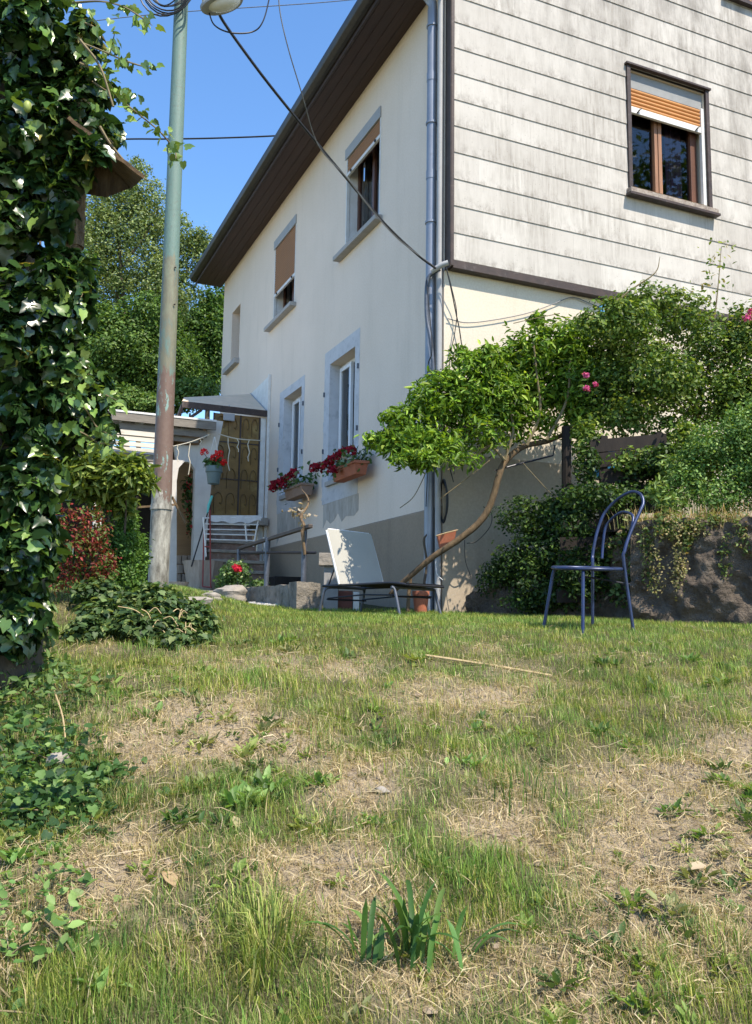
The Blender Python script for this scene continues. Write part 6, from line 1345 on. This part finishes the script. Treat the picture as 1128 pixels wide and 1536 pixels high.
tree('leafy_tree', tbase(200, 22), [at(190, 700, 22), at(185, 560, 22), at(190, 480, 22)], [[at(188, 650, 22), at(150, 580, 22), at(140, 520, 22)], [at(187, 600, 22), at(230, 540, 22), at(260, 500, 22)]],
     [PB(170, 500, 22, 55, 50), PB(225, 480, 22, 50, 45), PB(150, 560, 22, 50, 50), PB(230, 550, 22, 55, 50), PB(190, 600, 22, 70, 40), PB(265, 540, 22.5, 35, 50), PB(200, 540, 22.5, 90, 80, 1.6, 9000)], 52000, (.06, .12), [(.05, .105, .02), (.09, .17, .03), (.17, .26, .055)], [3, 4, 2.2], 'mid green round tree directly behind the veranda roof')
tree('leafy_tree', tbase(310, 30), [at(310, 700, 30), at(312, 560, 30), at(312, 470, 30)], [[at(311, 600, 30), at(290, 540, 30), at(284, 490, 30)], [at(311, 560, 30), at(330, 500, 30)]],
     [PB(318, 455, 30, 22, 28), PB(300, 490, 30, 36, 36), PB(330, 510, 30, 30, 60), PB(300, 560, 30, 40, 46), PB(310, 530, 30.5, 40, 80, 1.6, 4000), PB(270, 500, 30, 24, 46), PB(345, 450, 31, 22, 30)], 30000, (.09, .17), [(.045, .10, .02), (.085, .165, .032), (.15, .25, .05)], [3, 4, 2], 'dark green tree seen against the far end of the house')
tree('leafy_tree', tbase(40, 24), [at(50, 700, 24), at(60, 500, 24), at(60, 350, 24)], [[at(55, 600, 24), at(20, 500, 24)], [at(58, 500, 24), at(100, 420, 24)]],
     [PB(60, 480, 24, 90, 110), PB(110, 420, 24, 40, 60), PB(20, 600, 24, 90, 80), PB(120, 520, 24, 30, 60)], 20000, (.1, .2), [(.05, .10, .02), (.09, .17, .03), (.15, .24, .05)], [3, 4, 2], 'tree behind the ivy column, showing dark green between its leaves')
tree('leafy_tree', tbase(280, 19.5), [at(280, 700, 19.5), at(285, 620, 19.5)], [], [PB(180, 600, 19, 35, 26), PB(290, 590, 19.5, 40, 26), PB(230, 610, 19.3, 50, 20)], 8000, (.07, .13), [(.07, .14, .03), (.13, .22, .05), (.2, .29, .08)], [3, 4, 2], 'lower bright green hedge-like tree just above the veranda roof', r0=.12)

q = W8([17.5, 4.0, 1.6]); tree('leafy_tree', q, [q+W8([0, 0, 3]), q+W8([.3, 0, 6]), q+W8([0, .3, 11])], [], [(q+W8([0, 0, 11.]), (3.8, 3.4, 3.6), 1), (q+W8([.5, 2.6, 9.5]), (3.4, 3.2, 4.), 1), (q+W8([-.5, -3.0, 9.5]), (3., 3., 4.4), 1)], 26000, (.18, .32), [(.05, .105, .02), (.09, .17, .03), (.17, .26, .055)], [3, 4, 2.2],
     'tree out of view on the right, mirrored in the ochre shuttered window')
for o in COL.objects:
    if 'mirrored' in str(o.get('label', '')): del o['group']
# ================================================================== LIGHT, SKY, CAMERA
SUN_EL, SUN_AZ = math.radians(56), math.radians(140)      # azimuth clockwise from +Y
sd = Vector((math.sin(SUN_AZ)*math.cos(SUN_EL), math.cos(SUN_AZ)*math.cos(SUN_EL), math.sin(SUN_EL)))
su = bpy.data.lights.new('sun', 'SUN'); su.energy = SUN_E; su.angle = math.radians(.55); su.color = (1, .90, .76)
so = bpy.data.objects.new('sun', su); COL.objects.link(so); so.rotation_euler = sd.to_track_quat('Z', 'Y').to_euler(); so.location = (5, -5, 12)
w = bpy.data.worlds.new('World'); SC.world = w; w.use_nodes = True; nt = w.node_tree; nt.nodes.clear()
sk = nt.nodes.new('ShaderNodeTexSky'); sk.sky_type = 'NISHITA'; sk.sun_disc = False; sk.sun_elevation = SUN_EL; sk.sun_rotation = SUN_AZ
sk.altitude = 600; sk.air_density = 1.0; sk.dust_density = .3; sk.ozone_density = 3.0
bg = nt.nodes.new('ShaderNodeBackground'); bg.inputs[1].default_value = SKY_S; ou = nt.nodes.new('ShaderNodeOutputWorld')
hs = nt.nodes.new('ShaderNodeHueSaturation'); hs.inputs['Saturation'].default_value = 1.14
nt.links.new(sk.outputs[0], hs.inputs['Color']); nt.links.new(hs.outputs[0], bg.inputs[0]); nt.links.new(bg.outputs[0], ou.inputs[0])
cam = bpy.data.cameras.new('camera'); co = bpy.data.objects.new('camera', cam); COL.objects.link(co); SC.camera = co
cam.sensor_fit = 'VERTICAL'; cam.sensor_height = 24; cam.lens = 24*FPX/1536; cam.clip_start = .05; cam.clip_end = 1000
mm = Matrix.Identity(4)
for i in range(3): mm[i][0], mm[i][1], mm[i][2], mm[i][3] = R_[i], T_[i], -F_[i], EYE[i]
co.matrix_world = mm
SC.render.resolution_x = 752; SC.render.resolution_y = 1024; SC.render.engine = 'CYCLES'
vs = SC.view_settings; vs.view_transform = 'Standard'; vs.look = 'None'; vs.gamma = 1; vs.exposure = EXPO
SC.cycles.max_bounces = 8; SC.cycles.transparent_max_bounces = 8
